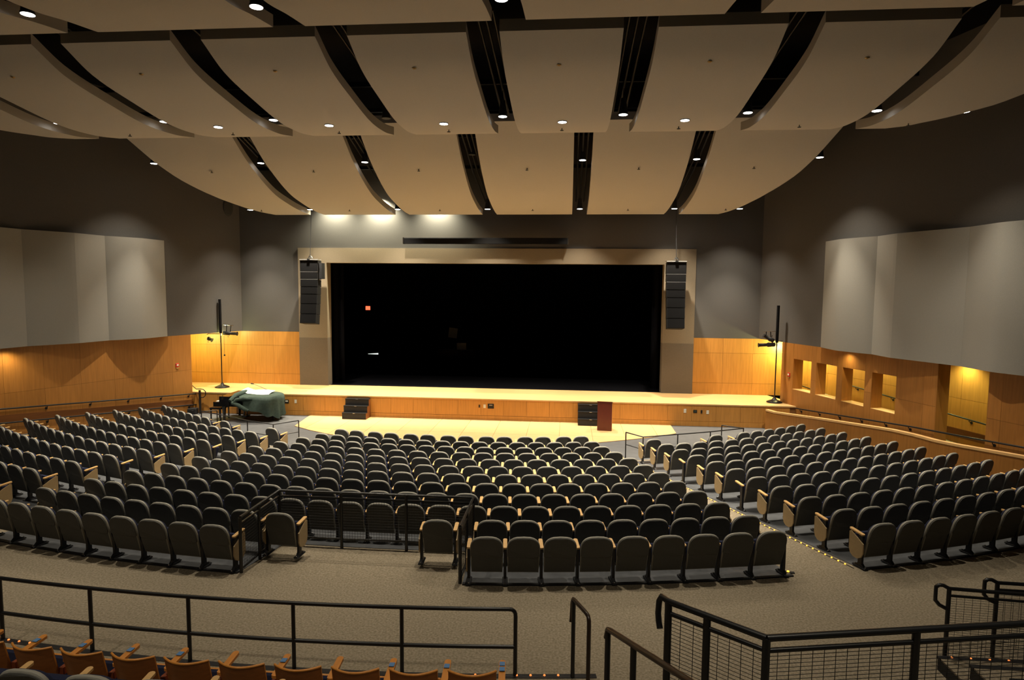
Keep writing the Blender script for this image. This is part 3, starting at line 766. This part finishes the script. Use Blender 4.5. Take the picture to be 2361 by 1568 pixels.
OM = {k: m.mesh(n) for k, n, m in (('b', 'backrest', OB), ('s', 'seat', OS), ('p', 'seat_pan', OSW), ('a', 'armrest', OA), ('n', 'number_plate', ON), ('np', 'print', ONP), ('l', 'leg', OL), ('h', 'hinge', OH))}
slope_fix = Matrix.Identity(4)
PLATES = {0: 1, 1: 1, 2: 1, 3: 0, 4: 1, 5: 0, 6: 1, 7: 1, 8: 2}
dth = .01806
for k in range(-4, 9):
    th = -.0731+dth*(k+.5)
    x, y, _ = pol(31.63, th, 0)
    lab = f'orange wooden seat {ORD[9-k]} from the right end of the near row'
    t = thing('wooden_seat', lab, 'seat', (x, y, .15), th, 'orange wooden seats along the near rail')
    for nm, q in (('backrest', 'b'), ('seat', 's'), ('seat_pan', 'p')): put(nm, OM[q], t)
    def side_parts(dx, plates):
        l = put('leg', OM['l'], t); l.location = (dx, 0, 0); h = put('hinge', OM['h'], l)
        a = put('armrest', OM['a'], t); a.location = (dx, 0, 0)
        for i in range(plates):
            n_ = put('number_plate', OM['n'], a); n_.location = (0, .0+.09*i*-1+(.05 if plates == 2 else 0), .008); n_['label'] = 'blue number sticker'
    side_parts(.2855, PLATES.get(k, 1))
    if k == -4: side_parts(-.2855, 1)

# ------------------------------------------------------------------ rails
def rail_thing(name, label, paths, posts, r=.024, pr=.024, group=None, m='rail_black', base=None, mesh_quads=None, wires=(.027, .08), bars=None):
    p0 = Vector(base if base else posts[0][0]) if (base or posts) else Vector(paths[0][0])
    t = thing(name, label, 'railing', p0, 0, group)
    for i, P in enumerate(paths):
        b = MB(); b.tube([Vector(p)-p0 for p in P], r, m, 8); put('top_rail' if i == 0 else 'rail', b, t)
    for P in (bars or []):
        b = MB(); b.tube([Vector(p)-p0 for p in P], r*.72, 'rail_black', 6); put('bar', b, t)
    for (a, c) in posts:
        b = MB(); b.tube([Vector(a)-p0, Vector(c)-p0], pr, 'rail_black', 8); q = put('post', b, t)
    for Q in (mesh_quads or []):
        A, B, C_, D = [Vector(p)-p0 for p in Q]   # A,B bottom; C_,D top (C_ above B)
        b = MB(); nh = max(2, int((D-A).length/wires[0])); nv_ = max(2, int((B-A).length/wires[1]))
        wr_ = .0027
        for i in range(1, nh):
            f = i/nh; b.tube([A.lerp(D, f), B.lerp(C_, f)], wr_, 'rail_black', 3, caps=False)
        for i in range(1, nv_):
            f = i/nv_; b.tube([A.lerp(B, f), D.lerp(C_, f)], wr_, 'rail_black', 3, caps=False)
        q = put('wire_mesh', b, t); q['kind'] = 'stuff'
    return t
# near curved rail in front of the orange seats
RR = 30.68
def arcp(t0, t1, z, n=24): return [pol(RR, t0+(t1-t0)*i/n, z) for i in range(n+1)]
tp = arcp(-.30, .0915, .955)+[pol(RR, .0927, .95), pol(RR, .0936, .93), pol(RR, .094, .90), pol(RR, .0941, .86)]
posts_t = [.0510, .0090, -.0335, -.0763, -.1195, -.163, -.206, -.25]
rail_thing('guard_rail', 'long curved black pipe rail in front of the orange seats', [tp, arcp(-.30, .094, .50)], [(pol(RR, .0941, .87), pol(RR, .0941, .15))]+[(pol(RR, q, .95), pol(RR, q, .15)) for q in posts_t], base=pol(RR, .0941, .15))
# short stair rail
rail_thing('stair_rail', 'short black stair rail with a worn orange corner', [[(3.525, 7.02, .80), (3.53, 7.05, .86), (3.535, 7.05, 1.02), (3.545, 7.02, 1.08), (3.57, 6.96, 1.085), (3.68, 6.72, 1.085), (3.705, 6.66, 1.075), (3.712, 6.63, 1.04), (3.713, 6.62, .99), (3.713, 6.62, .15)]], [((3.55, 6.99, 1.07), (3.55, 6.99, .15))], m='rail_worn', base=(3.62, 6.85, .15))
rail_thing('stair_rail', 'sloping black handrail descending the near steps', [[(3.79, 5.02, 1.78), (3.80, 5.0, 1.86), (3.82, 4.94, 1.885), (4.06, 4.20, 2.12), (4.25, 3.6, 2.31)]], [((3.80, 5.0, 1.86), (3.80, 5.0, .15)), ((3.955, 4.52, 2.01), (3.955, 4.52, .6))], m='rail_worn', base=(3.80, 5.0, .15))
# mesh guard around the opening
G0, G1, G2 = (4.19, 4.46, 2.40), (4.75, 4.04, 2.40), (8.2, 4.74, 2.40)
def lp(a, c, f, dz=0): return tuple(a[i]+(c[i]-a[i])*f+(dz if i == 2 else 0) for i in range(3))
LOOP = [(4.14, 4.50, 2.17), (4.135, 4.53, 2.21), (4.13, 4.54, 2.27), (4.135, 4.54, 2.36), (4.15, 4.53, 2.40), (4.19, 4.46, 2.40)]
def dn(p, z): return (p[0], p[1], z)
posts = [(G0, dn(G0, 1.3)), (lp(G0, G1, .42), dn(lp(G0, G1, .42), 1.3)), (G1, dn(G1, 1.3))]+[(lp(G1, G2, f), dn(lp(G1, G2, f), 1.3)) for f in (.30, .60, .95)]
mq = []
seq = [G0, lp(G0, G1, .42), G1, lp(G1, G2, .30), lp(G1, G2, .60), lp(G1, G2, .95)]
for a, c in zip(seq, seq[1:]): mq.append((dn(a, 1.4), dn(c, 1.4), dn(c, 2.30), dn(a, 2.30)))
rail_thing('mesh_guard', 'black wire mesh guard rail turning a corner by the stairs', [LOOP[:-1]+[lp(G0, G1, i/4) for i in range(5)], [lp(G1, G2, i/6) for i in range(7)]], posts, r=.0235, pr=.027, mesh_quads=mq, bars=[[lp(G0, G1, 0, -.085), lp(G0, G1, 1, -.085)], [lp(G1, G2, 0, -.085), lp(G1, G2, 1, -.085)]], base=dn(G1, 1.3))
# far right mesh rails
def far_rail(x, y, x2, y2, zt, label, zb=.0):
    A, B = (x, y, zt), (x2, y2, zt)
    ux, uy = (x2-x), (y2-y); L = math.hypot(ux, uy); ux /= L; uy /= L
    loop = [(x, y, zt-.27), (x-ux*.10, y-uy*.10, zt-.22), (x-ux*.15, y-uy*.15, zt-.16), (x-ux*.15, y-uy*.15, zt+.01), (x-ux*.12, y-uy*.12, zt+.035), (x-ux*.07, y-uy*.07, zt+.035), A]
    pf = [0, .45, .9]
    mq = [(dn(lp(A, B, a), zb+.12), dn(lp(A, B, c), zb+.12), dn(lp(A, B, c), zt-.10), dn(lp(A, B, a), zt-.10)) for a, c in ((0, .45), (.45, .9))]
    rail_thing('mesh_guard', label, [loop+[lp(A, B, i/6) for i in range(1, 7)]], [(lp(A, B, f), dn(lp(A, B, f), zb)) for f in pf], r=.024, pr=.026, mesh_quads=mq, wires=(.03, .085), bars=[[lp(A, B, 0, -.09), lp(A, B, 1, -.09)]], base=dn(A, zb))
far_rail(8.20, 7.97, 10.4, 7.80, .985, 'black wire mesh rail at the right edge, nearer one')
far_rail(8.91, 8.20, 11.1, 8.12, .985, 'black wire mesh rail at the right edge, farther one')
# dark steps with small lights at the bottom right
for j, (y0, y1, z1) in enumerate(((7.25, 7.85, .17), (6.75, 7.40, .34), (6.2, 6.9, .5))):
    b = MB(); b.box(8.05+.1*j, 12.5, y0, y1, -.02, z1-.02, 'step_black'); b.box(8.05+.1*j, 12.5, y0-.01, y1-.06, z1-.02, z1, 'carpet'); b.box(8.04+.1*j, 12.5, y1-.06, y1+.012, z1-.03, z1+.004, 'edge_strip'); st = struct('floor', b)
t = thing('step_light_strip', 'row of small orange step lights by the right mesh rail', 'step lights', (8.1, 7.86, .17))
LB = MB(); LB.lathe([(.016, 0), (.014, .012), (.004, .017)], 'step_lamp', 8); LBM = LB.mesh('lamp')
LB2 = MB(); LB2.lathe([(.014, 0), (.012, .011), (.004, .015)], 'step_lamp_red', 8); LBR = LB2.mesh('lamp')
for i in range(7):
    q = put('lamp', LBR, t); q.location = (.1+.22*i, -.03, .0)
b = MB(); b.box(0, 2.0, -.06, .0, -.012, 0, 'edge_strip'); put('track', b, t)
# step-light strips: right aisle, platform edge
t = thing('aisle_light_strip', 'line of orange lights along the right carpeted aisle', 'step lights', pol(28.0, .3003, zf(28.0)))
p0 = Vector(t.location)
trk = MB(); trk.tube([Vector(pol(28.05-.3*i, .3003, zf(28.05-.3*i)+.006))-p0 for i in range(30)], .006, 'edge_strip', 4); put('track', trk, t)
for i in range(52):
    r = 27.86-.163*i; q = put('lamp', LBM, t); q.location = Vector(pol(r, .3000, zf(r)+.008))-p0
t = thing('aisle_light', 'single orange floor light at the end of the nearest centre row', 'step light', (7.13, 10.42, .012))
b = MB(); b.box(-.04, .10, -.035, .02, -.012, .002, 'edge_strip'); put('base', b, t); q = put('lamp', LBM, t); q.location = (0, 0, .003); q.scale = (1.4, 1.4, 1.2)
for (t0, n, lab) in ((-.1215, 4, 'few orange step lights on the platform edge at far left'), (.0790, 8, 'row of orange step lights on the platform edge by the short stair rail')):
    t = thing('step_light_strip', lab, 'step lights', pol(30.69, t0, .15)); p0 = Vector(t.location)
    for i in range(n):
        q = put('lamp', LBR, t); q.location = Vector(pol(30.69, t0+.00525*i, .157))-p0
    b = MB(); b.tube([Vector(pol(30.70, t0-.003+.00525*n*i/6, .153))-p0 for i in range(7)], .006, 'edge_strip', 4); put('track', b, t)

# railed bay in the middle of the seats
zt = .92
c = [(-1.80, 9.45), (-1.80, 10.83), (1.80, 10.83), (1.80, 9.46)]
mids = [(-1.80, 10.07), (-.62, 10.81), (.58, 10.83), (1.80, 10.1)]
def zfl(x, y): return zf(math.hypot(x, CY-y))
posts = [((x, y, zt), (x, y, zfl(x, y))) for (x, y) in c+mids]
mq = []
chain = [c[0], mids[0], c[1], mids[1], mids[2], c[2], mids[3], c[3]]
for a, e in zip(chain, chain[1:]): mq.append(((*a, .02), (*e, .02), (*e, zt-.10), (*a, zt-.10)))
t = rail_thing('bay_rail', 'black three-sided railing with mesh around the wheelchair bay', [[(*p, zt) for p in c]], posts, r=.026, pr=.029, mesh_quads=mq, wires=(.05, .05), bars=[[(*p, zt-.10) for p in c], [(*p, .06) for p in c]], base=(-1.8, 10.83, 0))
# rails of the wheelchair places in front
for pts, nm in (([(-5.76, 20.60), (-6.33, 19.90), (-7.48, 20.37), (-8.72, 21.09), (-9.92, 21.65), (-9.45, 21.88)], 'left'), ([(5.36, 20.22), (5.84, 19.64), (6.99, 20.14), (8.12, 20.65), (9.35, 21.32), (8.73, 21.70)], 'right')):
    posts = [((x, y, .05), (x, y, zfl(x, y))) for (x, y) in pts]
    rail_thing('front_rail', f'thin black square rail before the front seats, {nm} of the maple floor', [[(*p, .05) for p in pts]], posts, r=.019, pr=.019, bars=[[(*pts[0], -.35), (*pts[1], -.35), (*pts[2], -.35)]], base=(*pts[1], zfl(*pts[1])))

# ------------------------------------------------------------------ stage steps, lectern, plates
def step_unit(x, y, label, rz=0):
    t = thing('step_unit', label, 'steps', (x, y, -.776), rz)
    d = .20
    for i in range(3):
        b = MB(); b.box(-.50, .50, -.60+d*i, .0, .26*i, .26*i+.235, 'step_black'); q = put('step', b, t)
        b = MB(); b.box(-.51, .51, -.615+d*i, -.60+d*i+.21, .26*i+.235, .26*i+.26, 'metal_dark'); put('tread', b, q)
        b = MB(); b.box(-.05, .05, -.618+d*i, -.612+d*i, .26*i+.24, .26*i+.255, 'chrome'); put('handle', b, q)
    b = MB(); b.prism([(-.60, 0), (0, 0), (0, .76), (-.20, .76), (-.20, .5), (-.4, .5), (-.4, .24), (-.6, .24)], 'x', .50, .512, 'dark_brown'); put('side_panel', b, t)
step_unit(-5.28, 25.42, 'black three-tread step unit at the left of the stage front')
step_unit(4.40, 25.42, 'black three-tread step unit behind the red lectern')
t = thing('lectern', 'tall dark red wooden lectern on the maple floor', 'lectern', (4.92, 24.20, -.776), -.10)
b = MB(); b.box(-.28, .27, -.20, -.17, 0, 1.12, 'lectern_red'); put('front_panel', b, t)
for s in (-1, 1):
    b = MB(); b.prism([(-.17, 0), (.22, 0), (.22, 1.02), (-.17, 1.12)], 'x', s*.275-.012 if s > 0 else -.28, s*.275+.0 if s > 0 else -.262, 'lectern_side' if s > 0 else 'lectern_red'); put('side_panel', b, t)
b = MB(); b.add([(-.30, -.22, 1.12), (.29, -.22, 1.12), (.29, .25, 1.01), (-.30, .25, 1.01), (-.30, -.22, 1.145), (.29, -.22, 1.145), (.29, .25, 1.035), (-.30, .25, 1.035)], [(3,2,1,0),(4,5,6,7),(0,1,5,4),(1,2,6,5),(2,3,7,6),(3,0,4,7)], 'lectern_red'); put('top', b, t)
b = MB(); b.box(-.26, .26, -.17, .2, .55, .57, 'lectern_side'); put('shelf', b, t)
def plate(x, z, w, h, m, label, inset=None):
    t = thing('wall_plate', label, 'wall plate', (x, 25.44, z), 0, 'plates on the stage front')
    b = MB(); b.bevbox(-w/2, w/2, -.014, .0, -h/2, h/2, .006, m); put('cover', b, t)
    if inset:
        b = MB(); b.box(-w*inset[0], w*inset[0], -.018, -.013, h*inset[1], h*inset[2], inset[3]); put('socket', b, t)
plate(-8.42, -.22, .18, .16, 'plate_black', 'black outlet plate on the stage front beside the covered piano', (.3, -.1, .3, 'plate_white'))
plate(-8.03, -.21, .10, .15, 'plate_white', 'white outlet plate on the stage front right of the piano', (.25, -.3, -.02, 'ivory'))
plate(-.16, -.21, .06, .12, 'plate_black', 'tiny black plate at the middle of the stage front')
plate(.06, -.21, .10, .15, 'plate_white', 'pale outlet plate at the middle of the stage front', (.25, -.3, -.02, 'ivory'))
plate(.32, -.20, .26, .20, 'plate_black', 'wide black connector panel at the middle of the stage front', (.25, .1, .3, 'board_grey'))
plate(-2.9, -.66, .05, .05, 'plate_black', 'small dark knob low on the stage front')
plate(8.18, -.19, .10, .16, 'plate_white', 'white outlet plate on the right stage front, nearest the lectern', (.25, -.3, -.02, 'ivory'))
plate(8.58, -.20, .15, .12, 'plate_black', 'dark green and black plate on the right stage front', (.3, -.2, .3, 'cover_green'))
plate(8.83, -.21, .07, .13, 'plate_black', 'narrow dark plate on the right stage front')
plate(9.07, -.22, .10, .15, 'plate_white', 'white outlet plate on the right stage front, nearest the ramp', (.25, -.3, -.02, 'ivory'))

# ------------------------------------------------------------------ lighting stands on the stage corners
def spotlamp(parent, X, body='metal_dark', L=.5):
    m = MB(); m.lathe([(.05, 0), (.085, .02), (.09, L*.45), (.065, L*.5), (.07, L*.95), (.095, L)], 'speaker_black', 12, X); q = put('spotlight', m, parent)
    y = MB(); y.tube([X @ Vector((.10, 0, L*.35)), X @ Vector((.16, 0, L*.35)), X @ Vector((.16, 0, L*.35+.03))], .012, 'metal_dark', 6); put('yoke', y, q)
def light_stand(x, y, s, label):
    t = thing('light_stand', label, 'light stand', (x, y, .10))
    b = MB(); b.lathe([(.30, 0), (.31, .03), (.25, .06), (.10, .12), (.05, .20), (.04, .22)], 'metal_dark', 24); put('base', b, t)
    b = MB(); b.tube([(0, 0, .2), (0, 0, 2.5)], .024, 'rail_black', 8); put('pole', b, t)
    b = MB(); b.tube([(0, 0, 2.45), (0, 0, 3.96)], .058, 'screen_case', 10); put('sleeve', b, t)
    Rx = Matrix.Rotation
    if s > 0:   # left stand
        b = MB(); b.tube([(0, 0, 2.84), (.62, -.05, 2.80)], .018, 'chrome', 6); b.tube([(.32, -.05, 2.82), (.30, -.05, 2.5)], .018, 'metal_dark', 6); b.tube([(.52, -.05, 2.81), (.48, -.05, 2.52)], .018, 'metal_dark', 6); put('cross_arm', b, t)
        spotlamp(t, Matrix.Translation((.14, -.05, 2.46)) @ Rx(math.radians(92), 4, 'Y'), L=.66)
        b = MB(); b.tube([(0, 0, 2.42), (-.55, -.05, 2.42), (-.62, -.05, 2.38)], .016, 'metal_dark', 6); put('cross_arm', b, t)
        spotlamp(t, Matrix.Translation((-.60, -.05, 2.22)) @ Rx(math.radians(112), 4, 'Y'), L=.24)
        b = MB(); b.tube([(.18, -.05, 2.4), (.18, -.05, 1.5)], .006, 'rail_black', 5); b.lathe([(.03, 0), (.035, .06), (.01, .08)], 'rail_black', 8, Matrix.Translation((.18, -.05, 1.43))); put('hanging_cable', b, t)
    else:
        b = MB(); b.tube([(0, 0, 2.92), (-.58, -.05, 2.90)], .018, 'chrome', 6); b.tube([(-.28, -.05, 2.9), (-.26, -.05, 2.55)], .018, 'metal_dark', 6); b.tube([(-.45, -.05, 2.9), (-.45, -.05, 2.62)], .018, 'metal_dark', 6); put('cross_arm', b, t)
        spotlamp(t, Matrix.Translation((-.14, -.05, 2.52)) @ Rx(math.radians(-62), 4, 'Y'), L=.46)
        spotlamp(t, Matrix.Translation((-.08, -.05, 2.38)) @ Rx(math.radians(-93), 4, 'Y'), L=.66)
        b = MB(); b.tube([(0, 0, 2.42), (-.12, -.05, 2.4)], .016, 'metal_dark', 6); b.tube([(0, 0, 2.5), (.22, 0, 2.52)], .012, 'metal_dark', 6); put('cross_arm', b, t)
light_stand(-12.02, 26.72, 1, 'black lighting stand with two spotlights on the left stage corner')
light_stand(11.90, 26.25, -1, 'black lighting stand with two spotlights on the right stage corner')

# ------------------------------------------------------------------ grand piano under a green cover, bench, microphone, small things
t = thing('grand_piano', 'black grand piano with its keyboard end uncovered', 'piano', (-9.5, 24.50, -.80))
body = [(-.62, -.70), (.2, -.72), (.85, -.60), (1.20, -.20), (1.22, .25), (1.0, .50), (.55, .62), (-.1, .74), (-.62, .76)]
b = MB(); b.prism(body, 'z', .62, 1.00, 'piano_black'); put('case', b, t)
b = MB(); b.box(-1.22, -.55, -.72, .78, .62, .80, 'piano_black'); kb = put('keyboard_shelf', b, t)
b = MB(); b.box(-1.16, -1.0, -.62, .68, .80, .815, 'ivory'); put('keys', b, kb)
b = MB(); b.box(-.97, -.55, -.72, .78, .80, 1.03, 'piano_black'); put('fallboard', b, t)
for (x, y) in ((-.85, -.58), (-.85, .62), (.95, -.05)):
    b = MB(); b.tube([(x, y, .66), (x, y, .30), (x, y, .09)], [.085, .06, .045], 'piano_black', 10); q = put('leg', b, t)
    b = MB(); b.lathe([(.05, 0), (.055, .04), (.03, .09)], 'metal_dark', 10, Matrix.Translation((x, y, 0))); put('caster', b, q)
b = MB(); b.box(-.35, -.15, -.14, .18, .08, .16, 'piano_black'); b.tube([(-.28, -.1, .12), (-.22, -.1, .66)], .02, 'piano_black', 6); b.tube([(-.28, .14, .12), (-.22, .14, .66)], .02, 'piano_black', 6); put('pedal_lyre', b, t)
# draped cover
cv = MB(); N = 72
def outl(a):
    # superellipse-like plan around (.30, 0)
    c_, s_ = cos(a), sin(a); return (.42+.86*math.copysign(abs(c_)**.8, c_), .02+.82*math.copysign(abs(s_)**.8, s_))
rings = []
random.seed(3)
hem = []
for i in range(N):
    a = 2*pi*i/N; px, py = outl(a)
    right = max(0, cos(a)); front = max(0, -sin(a)); left = max(0, -cos(a))
    h = .62-.50*right**1.2-.10*front*(.5+.5*sin(a*5))+.10*left
    if front > .3: h = min(h, .62-.40*max(0, cos(a*1.0+.3)))
    hem.append(max(.07, h+.05*sin(a*9+1)))
for lv in range(9):
    R = []
    for i in range(N):
        a = 2*pi*i/N; px, py = outl(a); f = lv/8
        if lv <= 2:
            k = (.35, .8, .97)[lv]; zz = 1.03-(0, .005, .02)[lv]+.012*sin(a*4+lv); fo = 0
        else:
            g_ = (lv-2)/6; k = 1.0+.02*g_; zz = 1.0+(hem[i]-1.0)*g_; fo = .055*g_*sin(a*13+1.3*sin(a*3))+.03*sin(a*5+g_*3)
        R.append((.42+(px-.42)*k+cos(a)*fo, .02+(py-.02)*k+sin(a)*fo, zz))
    R.append(R[0]); rings.append(R)
cv.grid(rings, 'cover_green', True)
cv.add([rings[0][i] for i in range(N)], [tuple(range(N))], 'cover_green', True)
# bunched roll of the cover toward the keyboard
for (p, r) in (([(-.46, -.80, .86), (-.36, -.55, 1.04), (-.32, .0, 1.08), (-.38, .55, 1.03), (-.46, .80, .86)], .11), ([(-.34, -.84, .74), (-.20, -.80, .92), (.10, -.78, .98), (.45, -.74, .95)], .075), ([(-.38, -.82, .80), (-.10, -.86, .72), (.15, -.84, .56), (.30, -.80, .50)], .08)):
    cv.tube(p, [r*.8]+[r]*(len(p)-2)+[r*.6], 'cover_green', 10)
o = put('piano_cover', cv); o.location = (-9.5, 24.50, -.80); tag(o, 'dull green cloth cover draped and bunched over the grand piano', 'piano cover')
t = thing('white_sheet', 'pale sheet of paper lying on the green piano cover', 'paper', (-9.30, 24.72, .24))
b = MB(); b.grid([[(-.62+1.2*i/8, -.28+.62*j/4, .035*sin(i*.8+j)*.5+.02*j+.05*(i < 2)*(2-i)) for i in range(9)] for j in range(5)], 'white_sheet'); b.grid([[(-.62+1.2*i/8, -.28+.62*j/4, .035*sin(i*.8+j)*.5+.02*j-.008+.05*(i < 2)*(2-i)) for i in range(9)] for j in range(5)], 'white_sheet', flip=True); put('sheet', b, t)
t = thing('piano_bench', 'small black bench at the keyboard end of the piano', 'bench', (-10.72, 24.25, -.80))
b = MB(); b.bevbox(-.24, .24, -.36, .36, .47, .54, .02, 'piano_black'); put('seat', b, t)
for (x, y) in ((-.2, -.31), (.2, -.31), (-.2, .31), (.2, .31)):
    b = MB(); b.box(x-.02, x+.02, y-.02, y+.02, 0, .47, 'piano_black'); put('leg', b, t)
t = thing('microphone_stand', 'thin black microphone boom rising behind the piano', 'microphone stand', (-9.0, 25.27, -.80))
b = MB(); b.lathe([(.14, 0), (.14, .02), (.02, .04)], 'metal_dark', 14); put('base', b, t)
b = MB(); b.tube([(0, 0, .03), (0, 0, 1.02)], .010, 'metal_dark', 6); put('pole', b, t)
b = MB(); b.tube([(-.0, 0, 1.02), (-.80, 0, 1.33)], .008, 'metal_dark', 6); put('boom', b, t)
b = MB(); b.tube([(-.78, 0, 1.32), (-.90, 0, 1.34)], [.018, .026], 'metal_dark', 8); put('microphone', b, t)
t = thing('stage_stair_rail', 'black curved stair rail beside the left stage corner', 'railing', (-12.15, 25.2, -.80))
b = MB(); b.tube([(-1.1, .9, 1.20), (-.62, .45, 1.14), (-.15, .0, 1.06), (.05, -.02, 1.07), (.18, -.02, 1.05), (.27, -.02, .96), (.26, -.02, .80), (.17, -.02, .71), (.02, 0, .70)], .019, 'rail_black', 8); put('top_rail', b, t)
b = MB(); b.box(-.035, .035, -.035, .035, 0, 1.02, 'rail_black'); put('post', b, t)
t = thing('equipment_box', 'small black box on the floor at the end of the left rails', 'box', (-12.45, 25.15, -.80), .2)
b = MB(); b.bevbox(-.18, .18, -.16, .16, 0, .24, .02, 'step_black'); put('case', b, t)
b = MB(); b.tube([(-.08, -.165, .16), (-.08, -.19, .17), (.08, -.19, .17), (.08, -.165, .16)], .01, 'metal_dark', 6); put('handle', b, t)
